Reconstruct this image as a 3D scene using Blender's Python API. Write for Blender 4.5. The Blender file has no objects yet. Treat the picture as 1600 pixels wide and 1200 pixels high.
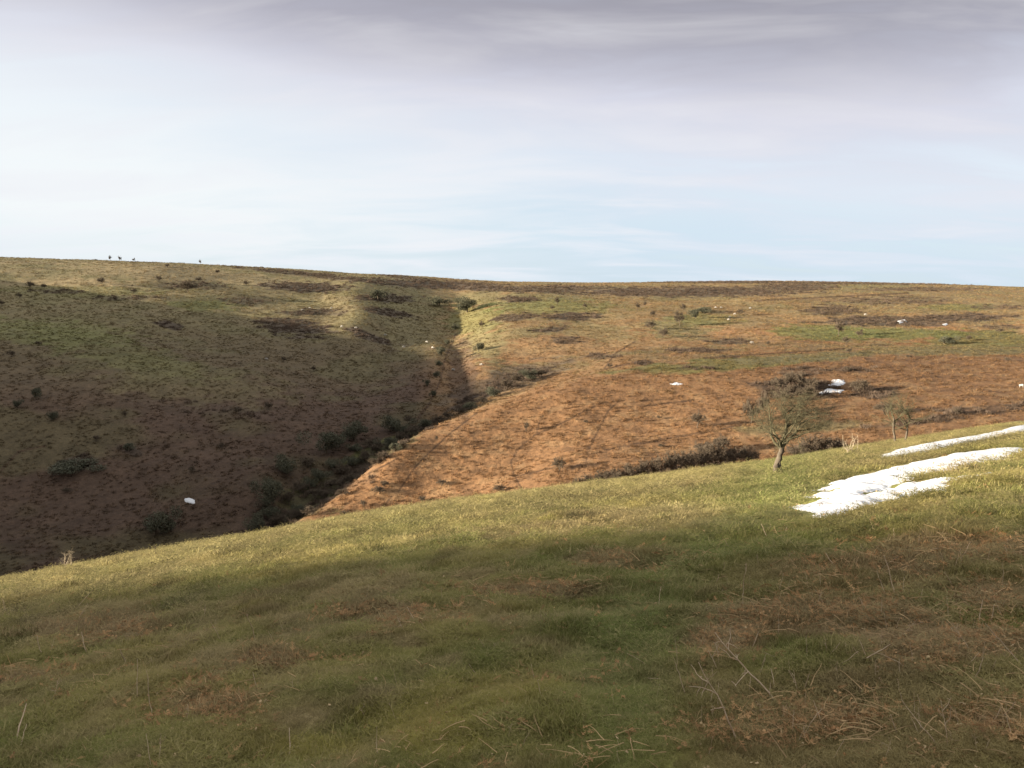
import bpy, math, random
import numpy as np
from mathutils import Vector, Matrix

random.seed(7); rng = np.random.default_rng(7)
SC = bpy.context.scene
COL = SC.collection
R = math.radians

# ------------------------------------------------------------------ camera
F = 1244.0                      # focal length in units of the 1600-wide frame
PITCH = math.atan(130.0 / F)
cam_d = bpy.data.cameras.new('camera'); cam = bpy.data.objects.new('camera', cam_d); COL.objects.link(cam)
cam.location = (0, 0, 0); cam.rotation_euler = (R(90) - PITCH, 0, 0)
cam_d.sensor_width = 36.0; cam_d.lens = 36.0 * F / 1600.0
cam_d.clip_start = 0.05; cam_d.clip_end = 20000
SC.camera = cam
SC.view_settings.view_transform = 'Standard'; SC.view_settings.look = 'None'
SC.view_settings.exposure = 1.78; SC.view_settings.gamma = 1.0

# ------------------------------------------------------------------ sun and sky
SUN_EL = R(9.0); SUN_B = R(12.0)          # low sun, to the left and slightly behind the viewer
LH = np.array([-math.cos(SUN_B), -math.sin(SUN_B)])
TAN = math.tan(SUN_EL)
sd = bpy.data.lights.new('sun', 'SUN'); so = bpy.data.objects.new('sun', sd); COL.objects.link(so)
sd.energy = 5.0; sd.angle = R(0.5); sd.color = (1.0, 0.87, 0.70)
to_sun = Vector((LH[0] * math.cos(SUN_EL), LH[1] * math.cos(SUN_EL), math.sin(SUN_EL)))
so.rotation_euler = to_sun.to_track_quat('Z', 'Y').to_euler()
so.location = (-50, -20, 60)

world = bpy.data.worlds.new('World'); SC.world = world; world.use_nodes = True
nt = world.node_tree; N = nt.nodes; L = nt.links
for n in list(N): N.remove(n)
def nd(tree, typ, **kw):
    n = tree.nodes.new(typ)
    for k, v in kw.items():
        if k.startswith('i_'):
            n.inputs[int(k[2:]) if k[2:].isdigit() else k[2:]].default_value = v
        else: setattr(n, k, v)
    return n
def mth(tree, op, a, b=None, c=None, clamp=False):
    n = tree.nodes.new('ShaderNodeMath'); n.operation = op; n.use_clamp = clamp
    for i, v in enumerate((a, b, c)):
        if v is None: continue
        if isinstance(v, (int, float)): n.inputs[i].default_value = v
        else: tree.links.new(v, n.inputs[i])
    return n.outputs[0]
def mixc(tree, fac, a, b, blend='MIX'):
    n = tree.nodes.new('ShaderNodeMix'); n.data_type = 'RGBA'; n.blend_type = blend; n.clamp_factor = True
    for s, v in ((n.inputs[0], fac), (n.inputs[6], a), (n.inputs[7], b)):
        if isinstance(v, (int, float)): s.default_value = v
        elif isinstance(v, tuple): s.default_value = v if len(v) == 4 else v + (1,)
        else: tree.links.new(v, s)
    return n.outputs[2]
def ramp(tree, fac, stops, interp='EASE'):
    n = tree.nodes.new('ShaderNodeValToRGB'); n.color_ramp.interpolation = interp
    e = n.color_ramp.elements
    while len(e) < len(stops): e.new(0.5)
    for i, (p, c) in enumerate(stops):
        e[i].position = p; e[i].color = (c[0], c[1], c[2], 1)
    tree.links.new(fac, n.inputs[0]); return n.outputs[0]
def s2l(r, g, b):
    f = lambda c: (c / 12.92 if c <= 0.04045 else ((c + 0.055) / 1.055) ** 2.4)
    return tuple(f(c / 255.0) for c in (r, g, b))

tc = N.new('ShaderNodeTexCoord')
sep = N.new('ShaderNodeSeparateXYZ'); L.new(tc.outputs['Generated'], sep.inputs[0])
dx, dy, dz = sep.outputs
sky = nd(nt, 'ShaderNodeTexSky', sky_type='NISHITA', sun_disc=False)
sky.sun_elevation = SUN_EL; sky.sun_rotation = math.atan2(to_sun.x, to_sun.y)
sky.altitude = 300; sky.air_density = 1.0; sky.dust_density = 1.5; sky.ozone_density = 1.2
# cloud layer seen on a high plane: direction divided by its height
hgt = mth(nt, 'ADD', mth(nt, 'MAXIMUM', dz, 0.0), 0.16)
cx = mth(nt, 'DIVIDE', dx, hgt); cy = mth(nt, 'DIVIDE', dy, hgt)
cv = N.new('ShaderNodeCombineXYZ'); L.new(cx, cv.inputs[0]); L.new(cy, cv.inputs[1])
mp = N.new('ShaderNodeMapping'); L.new(cv.outputs[0], mp.inputs[0])
mp.inputs['Rotation'].default_value = (0, 0, R(16)); mp.inputs['Scale'].default_value = (0.42, 1.0, 1)
mp.inputs['Location'].default_value = (1.7, 0.35, 0)
nz = nd(nt, 'ShaderNodeTexNoise', i_Scale=0.9, i_Detail=5.0, i_Roughness=0.52, i_Distortion=0.35); L.new(mp.outputs[0], nz.inputs['Vector'])
nz2 = nd(nt, 'ShaderNodeTexNoise', i_Scale=2.6, i_Detail=5.0, i_Roughness=0.55, i_Distortion=0.5); L.new(mp.outputs[0], nz2.inputs['Vector'])
n1 = mth(nt, 'SUBTRACT', nz.outputs[0], 0.5); n2 = mth(nt, 'SUBTRACT', nz2.outputs[0], 0.5)
K = 10.0 * 2 ** -1.78
def kc(r, g, b, m=1.0):
    c = s2l(r, g, b); return tuple(v * K * m for v in c)
# the deck darkens with height; unseen overhead part brightened to fill the shade
e = mth(nt, 'ADD', dz, mth(nt, 'ADD', mth(nt, 'MULTIPLY', n1, 0.12), mth(nt, 'MULTIPLY', n2, 0.10)))
e = mth(nt, 'ADD', e, mth(nt, 'MULTIPLY', dx, 0.055))
e01 = mth(nt, 'MULTIPLY', e, 1.0, clamp=True)
deck = ramp(nt, e01, [(0.0, s2l(208, 226, 240)), (0.07, s2l(211, 228, 243)), (0.16, s2l(224, 231, 243)), (0.24, s2l(216, 216, 229)), (0.30, s2l(180, 178, 190)), (0.37, s2l(146, 143, 152)), (0.52, s2l(185, 184, 192)), (0.8, (.95, .96, .98))], 'LINEAR')
# thin bright veil low down towards the sun side
veil = mth(nt, 'MULTIPLY', mth(nt, 'ADD', mth(nt, 'MULTIPLY', dx, -1.9), mth(nt, 'ADD', 0.35, mth(nt, 'MULTIPLY', n2, 1.5)), clamp=True),
           mth(nt, 'SUBTRACT', 1.15, mth(nt, 'MULTIPLY', mth(nt, 'ABSOLUTE', mth(nt, 'SUBTRACT', e, 0.10)), 6.5), clamp=True))
deck = mixc(nt, veil, deck, s2l(244, 248, 251))
deck = mixc(nt, mth(nt, 'MULTIPLY', mth(nt, 'SUBTRACT', nz2.outputs[0], .47), 2.2, clamp=True), deck, s2l(238, 240, 246))
deck10 = mixc(nt, 1.0, deck, (K, K, K), 'MULTIPLY')
cloudf = mth(nt, 'ADD', 0.97, mth(nt, 'MULTIPLY', n2, 0.3), clamp=True)
skyblue = mixc(nt, 1.0, sky.outputs[0], (1.0, 1.0, 1.0), 'MULTIPLY')
final = mixc(nt, cloudf, skyblue, deck10)
bg = N.new('ShaderNodeBackground'); bg.inputs[1].default_value = 0.1
L.new(final, bg.inputs[0])
wo = N.new('ShaderNodeOutputWorld'); L.new(bg.outputs[0], wo.inputs[0])

# ------------------------------------------------------------------ noise
def _h(ix, iy, s):
    h = (ix * 374761393 + iy * 668265263 + s * 974634777) & 0xFFFFFFFF
    h = ((h ^ (h >> 13)) * 1274126177) & 0xFFFFFFFF
    return (h ^ (h >> 16)) & 0xFFFF
def pn(x, y, s=0):
    x = np.asarray(x, float); y = np.asarray(y, float)
    ix = np.floor(x).astype(np.int64); iy = np.floor(y).astype(np.int64)
    fx = x - ix; fy = y - iy
    u = fx * fx * fx * (fx * (fx * 6 - 15) + 10); v = fy * fy * fy * (fy * (fy * 6 - 15) + 10)
    def g(a, b, dx_, dy_):
        t = _h(a, b, s) * (2 * math.pi / 65536.0)
        return np.cos(t) * dx_ + np.sin(t) * dy_
    n00 = g(ix, iy, fx, fy); n10 = g(ix + 1, iy, fx - 1, fy)
    n01 = g(ix, iy + 1, fx, fy - 1); n11 = g(ix + 1, iy + 1, fx - 1, fy - 1)
    return 1.5 * ((n00 * (1 - u) + n10 * u) * (1 - v) + (n01 * (1 - u) + n11 * u) * v)
def fbm(x, y, s=0, o=4, g=0.5):
    a = 1.0; t = 0
    for k in range(o):
        t = t + a * pn(x * 2 ** k, y * 2 ** k, s + 17 * k); a *= g
    return t
def ss(a, b, x):
    t = np.clip((x - a) / (b - a), 0, 1); return t * t * (3 - 2 * t)

# ------------------------------------------------------------------ terrain: feature lines lofted round the viewpoint
# every column: (Y distance, z or picture height) of brow, valley flank, valley, spur toe, spur crest, stream, slopes, skyline
TAB = {
 0:   [(50,908),(75,-29),(88,-35),(100,-39.5),(110,-42),(120,-44),(140,840),(168,720),(205,600),(290,495),(480,403)],
 200: [(54,870),(78,-28),(92,-35),(106,-40),(118,-43),(130,-45),(150,800),(175,705),(212,600),(300,495),(500,409)],
 400: [(58,836),(84,-27),(98,-34),(112,-39),(126,-41.5),(140,-42.5),(160,750),(184,680),(222,600),(320,500),(540,418)],
 450: [(59,826),(85,-27),(100,-34),(116,-39),(132,822),(148,-42.5),(168,735),(190,670),(228,600),(325,500),(550,421)],
 500: [(60,817),(86,-27),(102,-34),(122,-38.5),(140,792),(156,-40.5),(174,720),(195,665),(232,600),(330,500),(555,424)],
 560: [(61,806),(87,-27),(104,-34),(128,-38),(150,748),(166,-37.5),(182,700),(202,652),(238,598),(335,491),(560,428)],
 620: [(62,797),(88,-27),(106,-34),(134,-36.5),(160,698),(176,-34),(192,672),(212,632),(248,588),(345,500),(565,431)],
 680: [(64,788),(89,-27),(108,-34),(138,-35),(172,667),(188,-30.5),(206,640),(228,612),(264,566),(352,509),(570,434)],
 715: [(65,784),(90,-26.5),(109,-33.5),(140,-34),(178,652),(195,-29.5),(216,628),(245,598),(286,553),(368,502),(573,437)],
 740: [(66,781),(90,-26.5),(110,-33),(141,-33.5),(182,641),(200,-28),(222,612),(250,577),(288,543),(372,490),(575,438)],
 800: [(68,773),(92,-26),(112,-32),(145,-32),(190,618),(208,-24.5),(232,595),(262,560),(300,520),(380,475),(580,441)],
 900: [(70,760),(95,-25),(114,-31),(150,-29),(200,589),(218,-20.6),(240,572),(270,545),(310,512),(390,472),(585,442)],
 1000:[(72,748),(98,-24.5),(116,-30),(155,-27),(210,574),(226,566),(246,553),(276,535),(316,508),(396,471),(588,442)],
 1200:[(76,722),(100,-24),(122,-29),(160,-25),(222,560),(236,553),(256,545),(285,528),(325,503),(400,469),(590,440)],
 1400:[(82,690),(104,-22),(128,-26),(165,-22),(226,556),(240,549),(260,541),(290,524),(330,500),(405,467),(590,443)],
 1600:[(88,661),(110,-20),(134,-23),(170,-19.5),(228,553),(242,547),(262,538),(292,522),(332,498),(410,467),(590,449)],
}
cP, sP = math.cos(PITCH), math.sin(PITCH)
def unproj(px, py):
    """horizontal unit direction and slope of the line of sight"""
    X = px - 800.0; v = 600.0 - py
    return X, F * cP + v * sP, -F * sP + v * cP
def project(x, y, z):
    f = y * cP - z * sP; u = y * sP + z * cP
    f = np.where(f < 0.01, 0.01, f)
    return 800 + F * x / f, 600 - F * u / f
def pchip_slopes(x, y):
    h = np.diff(x, axis=-1); d = np.diff(y, axis=-1) / h
    m = np.zeros_like(y)
    w1 = 2 * h[..., 1:] + h[..., :-1]; w2 = h[..., 1:] + 2 * h[..., :-1]
    a, b = d[..., :-1], d[..., 1:]
    same = (a * b) > 0
    den = w1 / np.where(same, a, 1) + w2 / np.where(same, b, 1)
    m[..., 1:-1] = np.where(same, (w1 + w2) / np.where(same, den, 1), 0)
    m[..., 0] = d[..., 0]; m[..., -1] = d[..., -1]
    return m
def hermite(x0, x1, y0, y1, m0, m1, x):
    h = x1 - x0; t = np.clip((x - x0) / h, 0, 1)
    t2, t3 = t * t, t * t * t
    return y0 * (2 * t3 - 3 * t2 + 1) + m0 * h * (t3 - 2 * t2 + t) + y1 * (-2 * t3 + 3 * t2) + m1 * h * (t3 - t2), t
cols = sorted(TAB); caz = []; cr = []; cz = []
for c in cols:
    az = math.atan2(c - 800.0, F * cP)          # nominal azimuth of that column
    rr = []; zz = []
    for (Y, q) in TAB[c]:
        r = Y / math.cos(az)
        if q > 300:
            # point on this azimuth whose picture height is q
            Yc = F * cP + (600 - q) * sP; zc = -F * sP + (600 - q) * cP
            z = Y * zc / Yc
        else: z = q
        rr.append(r); zz.append(z)
    rr += [rr[-1] * 1.35, rr[-1] * 8]; zz += [zz[-1] - 7, zz[-1] - 70]
    caz.append(az); cr.append(rr); cz.append(zz)
caz = np.array(caz); cr = np.array(cr); cz = np.array(cz)
NK = cr.shape[1]
AZT = np.linspace(caz[0], caz[-1], 1201)
def tab_interp(V):
    m = pchip_slopes(np.broadcast_to(caz, V.T.shape), V.T.copy())
    i = np.clip(np.searchsorted(caz, AZT) - 1, 0, len(caz) - 2)
    out, _ = hermite(caz[i][None], caz[i + 1][None], V.T[:, i], V.T[:, i + 1], m[:, i], m[:, i + 1], AZT[None])
    k = np.exp(-0.5 * (np.arange(-12, 13) / 5.0) ** 2); k /= k.sum()
    return np.array([np.convolve(np.pad(o, 12, mode='edge'), k, 'valid') for o in out]).T
TR = tab_interp(cr); TZ = tab_interp(cz)
DAZ = AZT[1] - AZT[0]
A_, B_ = 0.155, -0.205
def knots(az):
    f = np.clip((az - AZT[0]) / DAZ, 0, len(AZT) - 1.001); i = f.astype(int); f = (f - i)[..., None]
    return TR[i] * (1 - f) + TR[i + 1] * f, TZ[i] * (1 - f) + TZ[i + 1] * f
def loft(az, r):
    shp = az.shape; az = az.ravel(); r = r.ravel()
    az = az + 0.009 * ss(205, 250, r) * (1 - ss(420, 500, r)) * pn(r / 38, az * 3, 90)
    z = np.empty_like(r); t = np.empty_like(r)
    for s in range(0, len(r), 200000):
        a = az[s:s + 200000]; q = r[s:s + 200000]
        KR, KZ = knots(a); rb = KR[:, 0]; zb = KZ[:, 0]
        g = (zb + 3.2) / rb
        zn = -1.6 + g * q - 1.6 * (q / rb) ** 2
        # slope at the brow carries on downhill
        m = pchip_slopes(KR, KZ); m[:, 0] = zb / rb
        i = np.clip((q[:, None] >= KR).sum(1) - 1, 0, NK - 2); ar = np.arange(len(q))
        zf, tt = hermite(KR[ar, i], KR[ar, i + 1], KZ[ar, i], KZ[ar, i + 1], m[ar, i], m[ar, i + 1], q)
        near = q < rb
        z[s:s + 200000] = np.where(near, zn, zf)
        t[s:s + 200000] = np.where(near, q / rb, 1 + i + tt)
    return z.reshape(shp), t.reshape(shp)
HV = None; U0 = 250.0
def base(x, y):
    az = np.arctan2(x, y); r = np.hypot(x, y)
    zl, t = loft(az, r)
    w = 1 - ss(R(40), R(78), np.abs(az))
    pl = A_ * x + B_ * y
    G = -1.6 + 70 * np.tanh(pl / 70)
    z = zl * w + G * (1 - w)
    if HV is not None:  # raise the added shading hill out of view
        u = x * LH[0] + y * LH[1]
        v = x * LH[1] - y * LH[0]
        H = np.interp(v, HV[0], HV[1])
        C = H + 4 - 0.42 * np.sqrt((u - U0) ** 2 + 9.5 ** 2)
        d = C - z; C2 = z + np.where(d > 0, d, 0) 
        z = np.where(d > 3, C2, np.where(d < -3, z, z + (d + 3) ** 2 / 12))
    return z, t
def rough(x, y, t):
    r = np.hypot(x, y)
    nearw = 1 - ss(60, 110, r)
    flat = 1 - .9 * ss(.28, .38, x / np.maximum(y, 1)) * ss(17, 22, y)
    a = 0.085 * fbm(x / 1.3, y / 1.3, 3, 3) + 0.11 * pn(x / 5.5, y / 4.0, 5) * ss(6, 18, r) * flat + 0.022 * pn(x / 0.32, y / 0.32, 9)
    # low tussocks along the brow
    a = (a + 0.22 * np.maximum(fbm(x / 1.0, y / 1.3, 41, 2), 0) * ss(12, 30, r) - 0.10 * ss(.35, .8, fbm(x / 2.2, y / 1.6, 43, 2)) * ss(3, 6, r)) * flat
    farw = ss(85, 130, r)
    wx = x + 6 * pn(x / 30, y / 30, 60); wy = y + 6 * pn(x / 30, y / 30, 61)
    b = 1.2 * pn(wx / 42, wy / 42, 11) + 0.22 * fbm(wx / 13, wy / 9, 12, 3) + 0.085 * fbm(x / 2.2, y / 1.8, 13, 3, 0.6)
    hz = 1 - 0.75 * ss(420, 560, r)
    edge = 1 - 0.6 * np.exp(-((t - 5.0) / 0.35) ** 2)
    return a * nearw * ss(0.5, 2.5, r) + b * farw * hz * edge
def height(x, y):
    x = np.asarray(x, float); y = np.asarray(y, float)
    z, t = base(x, y)
    return z + rough(x, y, t), t
def hit(px, py, far=False, fn=None):
    """where the line of sight through a picture point meets the terrain"""
    X, Y, Z = unproj(px, py); h = math.hypot(X, Y)
    rs = np.concatenate([np.arange(1.5, 95, 0.05), np.arange(95, 720, 0.25)])
    if far: rs = rs[rs > 92]
    x = rs * X / h; y = rs * Y / h; zr = rs * Z / h
    zt = height(x, y)[0] if fn is None else fn(x, y)[0]
    below = np.nonzero(zr <= zt)[0]
    if far and len(below) and below[0] == 0:
        ab = np.nonzero(zr > zt)[0]
        if len(ab): below = below[below > ab[0]]
    if len(below) == 0:
        k = int(np.argmin((zr - zt) / rs)) 
    else: k = below[0]
    return x[k], y[k], zt[k]
# unseen hill added at left, crest shaped to shade near slope and valley
edge_px = [(1590, 752), (1400, 778), (1275, 803), (1200, 811), (1000, 829), (800, 849), (600, 876), (400, 899), (200, 924), (0, 948)]
vs = []; hs = []
for (a, b) in edge_px:
    X, Y, Z = hit(a, b, fn=base)
    u = X * LH[0] + Y * LH[1]; v = X * LH[1] - Y * LH[0]
    vs.append(v); hs.append(Z + (U0 - u) * TAN)
EDGE = list(zip(vs, hs))
o = np.argsort(vs); vs = list(np.array(vs)[o]); hs = list(np.array(hs)[o])
hs = list(np.minimum.accumulate(hs))
HV = (np.array([-900, -300, vs[0] - 30] + vs + [vs[-1] + 6, vs[-1] + 25, 85, 115, 135, 153, 161, 172, 186, 205, 228, 247, 270, 300, 334, 380, 480, 620, 900]),
      np.array([10, 40, hs[0] + 9] + hs + [hs[-1] - 7, hs[-1] - 20, -18, -10, -2.5, 4.5, 8, 12.5, 17.5, 19.5, 21.5, 23.5, 25, 26.5, 27, 26, 22, 0, -30]))
print('EDGE', [(round(a, 1), round(b, 1)) for a, b in EDGE])

# ------------------------------------------------------------------ colour of the land (what grows where, some light and shade painted in)
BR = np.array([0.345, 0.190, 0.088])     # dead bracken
BRD = np.array([0.105, 0.068, 0.045])    # darker bracken; also paints shade on left hill and gully
TAN_ = np.array([0.31, 0.235, 0.125])     # bleached grass
GRN = np.array([0.16, 0.165, 0.055])   # turf
OLV = np.array([0.20, 0.17, 0.08])
HEA = np.array([0.10, 0.075, 0.055])   # heather, gorse
BLOBS = [ # px, py, rx, ry, slope, colour, strength
 (790, 596, 100, 20, -.3, np.array([.17, .125, .08]), .85),
 (800, 470, 120, 14, 0.0, OLV, .8), (860, 480, 110, 12, 0, GRN, .6), (740, 500, 50, 28, 0, GRN, .6), (760, 540, 30, 30, 0, OLV, .7),
 (1130, 570, 170, 10, -.06, GRN, .75), (1250, 560, 120, 7, -.06, OLV, .9), (1290, 520, 90, 14, 0.02, GRN, .8), (1400, 522, 130, 9, 0, GRN, .8), (1540, 530, 110, 16, 0, GRN, .65),
 (1500, 548, 200, 8, 0, OLV, .8), (1060, 510, 60, 16, 0, OLV, .8), (1100, 500, 60, 10, 0, GRN, .5), (1500, 480, 60, 6, 0, GRN, .6), (1350, 447, 90, 5, 0, OLV, .8), (1250, 668, 120, 7, -.05, OLV, .7),
 (80, 510, 150, 14, .04, OLV, 1), (60, 520, 160, 20, .05, GRN, .4), (180, 550, 160, 26, .25, GRN, .35), (320, 478, 60, 9, 0, GRN, .6), (120, 448, 120, 14, 0, TAN_, .7), (120, 455, 140, 9, .02, GRN, .45),
 (420, 440, 80, 10, 0, OLV, .8), (560, 455, 100, 8, .05, OLV, .8), (640, 480, 80, 10, 0.1, OLV, .7), (300, 430, 200, 12, .08, TAN_, .6), (650, 520, 60, 30, 0, OLV, .5), (722, 585, 24, 55, 0, BRD, .7),  # BRD patch paints shade into the gully
 (480, 780, 60, 30, -.5, GRN, .6), (600, 700, 60, 14, -.4, GRN, .7), (300, 600, 160, 30, .1, OLV, .35),
]
HEATH = [ # bands of heather and gorse: px, py, rx, ry, slope, density
 (480, 449, 70, 8, .03, 1), (500, 431, 130, 4, .1, .8), (700, 446, 140, 7, .05, 1), (650, 436, 60, 3, .12, .7), (600, 466, 50, 8, 0, .9), (460, 512, 62, 14, .15, 1), (610, 489, 42, 6, .15, 1), (575, 526, 34, 7, .3, 1),
 (265, 508, 22, 6, .2, 1), (300, 446, 60, 6, 0, .5), (385, 470, 40, 7, 0, .6), (490, 488, 55, 6, 0, .8), (810, 468, 32, 5, 0, 1), (800, 497, 36, 6, -.1, .9), (893, 495, 46, 7, 0, 1), (860, 515, 26, 5, -.1, .9), (885, 532, 24, 6, 0, .7),
 (1070, 456, 190, 8, 0, 1), (860, 452, 90, 6, 0, .8), (1090, 547, 46, 4, 0, .9), (1140, 534, 36, 4, 0, .9), (1005, 567, 16, 4, -.1, .9), (940, 557, 26, 5, 0, .7), (1240, 449, 70, 6, 0, .9), (1300, 485, 50, 8, 0, .8),
 (1390, 502, 118, 8, 0, 1), (1515, 496, 66, 7, 0, 1), (1390, 470, 100, 7, 0, .5), (1560, 480, 50, 4, 0, .5), (1340, 577, 34, 5, 0, .6), (1440, 452, 100, 3, 0, .6), (1240, 608, 60, 16, 0, .9), (1372, 612, 42, 10, 0, .9), (1500, 642, 70, 5, 0, .6), (1440, 658, 80, 5, -.1, .7),
 (1560, 640, 80, 7, -.1, .6), (810, 590, 56, 10, -.3, .9), (745, 622, 50, 6, -.4, .9), (125, 726, 36, 12, 0, 1), (205, 706, 26, 8, .4, .9), (200, 465, 60, 4, 0, .5), (90, 455, 40, 4, 0, .6), (330, 640, 120, 10, .1, .25),
 (1000, 742, 90, 8, -.13, .8), (1110, 716, 60, 12, -.1, .9), (1280, 700, 50, 8, -.12, .9), (1080, 575, 30, 3, 0, .5), (150, 404, 130, 2, .05, .4), (1150, 441, 400, 2, .01, .8), (1560, 511, 40, 3, 0, .6), (500, 775, 85, 26, -.5, .55), (600, 705, 55, 14, -.5, .6), (430, 810, 40, 18, -.4, .6), (655, 672, 40, 9, -.4, .7), (1255, 580, 60, 7, 0, .6),
]
PATHS = [[(640, 667), (672, 628), (688, 595), (694, 565), (712, 522)], [(642, 668), (673, 630)], [(630, 757), (650, 728), (672, 706), (700, 680), (745, 645)], [(622, 768), (630, 757)], [(798, 722), (808, 703), (835, 680), (880, 660), (918, 640), (945, 628)], [(838, 680), (841, 665), (847, 650)],
 [(914, 732), (918, 705), (932, 678), (948, 645), (968, 625)], [(912, 714), (960, 700), (1050, 684), (1130, 670), (1190, 656)], [(798, 722), (803, 742), (818, 768)], [(800, 745), (870, 730), (912, 725)],
 [(943, 577), (962, 552), (992, 534)], [(943, 577), (1008, 563)], [(575, 740), (600, 728), (622, 716)], [(594, 795), (612, 776)], [(1000, 635), (1035, 630), (1082, 626)], [(1180, 470), (1420, 458)], [(0, 738), (30, 705)], [(30, 705), (70, 697)], [(1100, 560), (1320, 545)]]
def blobw(px, py, b, wob):
    X = (px - b[0]); Y = (py - b[1]) - b[4] * X
    d = np.sqrt((X / b[2]) ** 2 + (Y / b[3]) ** 2) + wob
    return 1 - ss(0.7, 1.15, d)
def heath_at(px, py, wob):
    w = np.zeros_like(px)
    for b in HEATH: w = np.maximum(w, b[5] * blobw(px, py, b, wob))
    return w
def land_colour(x, y, z, t):
    """what covers the ground at a place, as a base colour with some painted light and shade"""
    px, py = project(x, y, z); r = np.hypot(x, y)
    n1 = fbm(x / 18, y / 18, 21, 4); n2 = fbm(x / 5, y / 5, 22, 3); n3 = pn(x / 1.2, y / 1.2, 23)
    wob = 0.45 * fbm(x / 7, y / 7, 25, 3)
    def mix(a, b, w):
        w = np.clip(w, 0, 1)[..., None]; return a * (1 - w) + b * w
    c = np.broadcast_to(BR, px.shape + (3,)).copy()
    # far slopes: bracken, bleached grass and turf
    farw = ss(4.8, 5.4, t)
    c = mix(c, mix(BR[None] * 0.85 + 0 * c, TAN_[None] * np.array([.85, .78, .72]) + 0 * c, 0.55 + 0.7 * n1), farw * ss(620, 740, px))
    c = mix(c, OLV * .9 + 0 * c, farw * ss(640, 760, px) * ss(0.05, 0.5, n2 * .6 + fbm(x / 40, y / 40, 31, 2)) * .6)
    # left hill: purple brown bracken below, colour darkened further for its shade, olive and tan above
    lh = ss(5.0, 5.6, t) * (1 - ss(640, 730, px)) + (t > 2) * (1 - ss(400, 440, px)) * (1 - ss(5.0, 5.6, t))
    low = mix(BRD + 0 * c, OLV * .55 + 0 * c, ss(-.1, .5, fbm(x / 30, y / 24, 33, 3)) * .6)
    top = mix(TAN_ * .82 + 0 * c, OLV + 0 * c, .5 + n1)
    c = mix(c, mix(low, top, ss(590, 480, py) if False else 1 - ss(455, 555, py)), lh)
    # spur: rusty bracken, browner to the right
    sp = (t > 2) * (1 - farw) * ss(400, 440, px)
    c = mix(c, BR * np.array([.72, .72, .74]) + 0 * c, sp * ss(1050, 1350, px) * .9)
    c = mix(c, TAN_ * .9 + 0 * c, sp * ss(.1, .6, n2 + .3 * n1) * .25)
    c = mix(c, BRD + 0 * c, sp * ss(.25, .7, -n2) * .25)
    c = mix(c, OLV * .95 + 0 * c, ss(8.3, 9.6, t) * .4)
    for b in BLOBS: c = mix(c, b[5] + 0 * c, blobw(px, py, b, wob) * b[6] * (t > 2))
    hw = heath_at(px, py, wob) * (t > 2)
    c = mix(c, HEA + 0 * c, hw * .85)
    # trodden tracks through the bracken, and a dark line up the gully
    pw = np.zeros_like(px)
    for P in PATHS:
        for (a0, b0), (a1, b1) in zip(P[:-1], P[1:]):
            ux, uy = a1 - a0, b1 - b0; l2 = ux * ux + uy * uy
            s = np.clip(((px - a0) * ux + (py - b0) * uy) / l2, 0, 1)
            d = np.hypot(px - a0 - s * ux, py - b0 - s * uy)
            pw = np.maximum(pw, 1 - ss(.6, 2.0, d + .7 * n3))
    c = mix(c, np.array([.085, .05, .03]) + 0 * c, pw * (t > 2) * .75)
    # near slope
    fg = 1 - ss(1.15, 1.6, t)
    m1 = fbm(x / 2.4, y / 2.4, 51, 4); m2 = fbm(x / .7, y / .7, 52, 3); m3 = fbm(x / 7, y / 5, 53, 3)
    g = mix(np.array([.125, .138, .035]) + 0 * c, np.array([.215, .185, .058]) + 0 * c, .5 + .9 * m1)
    g = mix(g, np.array([.25, .185, .10]) + 0 * c, ss(-.05, .6, m2 * .6 + m3 * .8) * .7)
    g = mix(g, np.array([.48, .40, .165]) + 0 * c, ss(.18, .6, t) * (.55 + .6 * m2) * (1 - .4 * ss(1150, 1400, px)))  # straw towards the brow, colour lightened to paint up the sunlit band
    for (a0, b0, rx, ry) in [(760, 1090, 120, 30), (640, 1130, 90, 30), (480, 1175, 110, 24), (860, 1070, 60, 20), (700, 1150, 80, 40)]:
        dd = np.sqrt(((px - a0) / rx) ** 2 + ((py - b0) / ry) ** 2) + .5 * m1
        g = mix(g, np.array([.25, .21, .05]) + 0 * c, (1 - ss(.5, 1.2, dd)) * .55)
    tussock_shade = ss(.12, .42, fbm(x / .75, y / 1.3, 44, 3)) * ss(.12, .3, t)  # tussock shadows painted as dark dashes in the turf colour
    g = g * (1 - .68 * tussock_shade)[..., None]
    # browner ground to the right of the green track and in litter patches
    lit = np.maximum(litter_at(px, py, m1), .55 * ss(40, 160, px - np.interp(py, [780, 830, 900, 1000, 1100, 1200], [1260, 1180, 1060, 1000, 1010, 990])) * ss(800, 840, py) * ss(-.3, .4, m1 + m2 * .5))
    g = mix(g, np.array([.215, .145, .08]) + 0 * c, lit * .75)
    tr = np.exp(-((px - np.interp(py, [780, 830, 900, 1000, 1100, 1200], [1230, 1160, 1040, 975, 985, 960])) / np.interp(py, [780, 900, 1200], [80, 85, 105])) ** 2)
    g = mix(g, np.array([.125, .165, .04]) + 0 * c, tr * .65)
    g = g * (1 + .30 * (1 - ss(.2, .4, t)))[..., None]
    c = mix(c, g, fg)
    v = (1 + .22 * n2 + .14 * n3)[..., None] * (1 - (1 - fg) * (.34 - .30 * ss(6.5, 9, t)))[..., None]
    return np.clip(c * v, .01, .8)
LIT = [(150, 985, 130, 24), (330, 1100, 110, 30), (430, 1030, 70, 18), (850, 925, 150, 14), (1010, 880, 90, 18), (620, 960, 100, 16), (1380, 890, 160, 22), (1300, 960, 170, 34), (1480, 1010, 150, 34), (1330, 1130, 160, 40), (1550, 1130, 110, 40), (1500, 860, 130, 30), (60, 1060, 80, 12), (1130, 1010, 60, 24), (1560, 930, 80, 30)]
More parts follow.
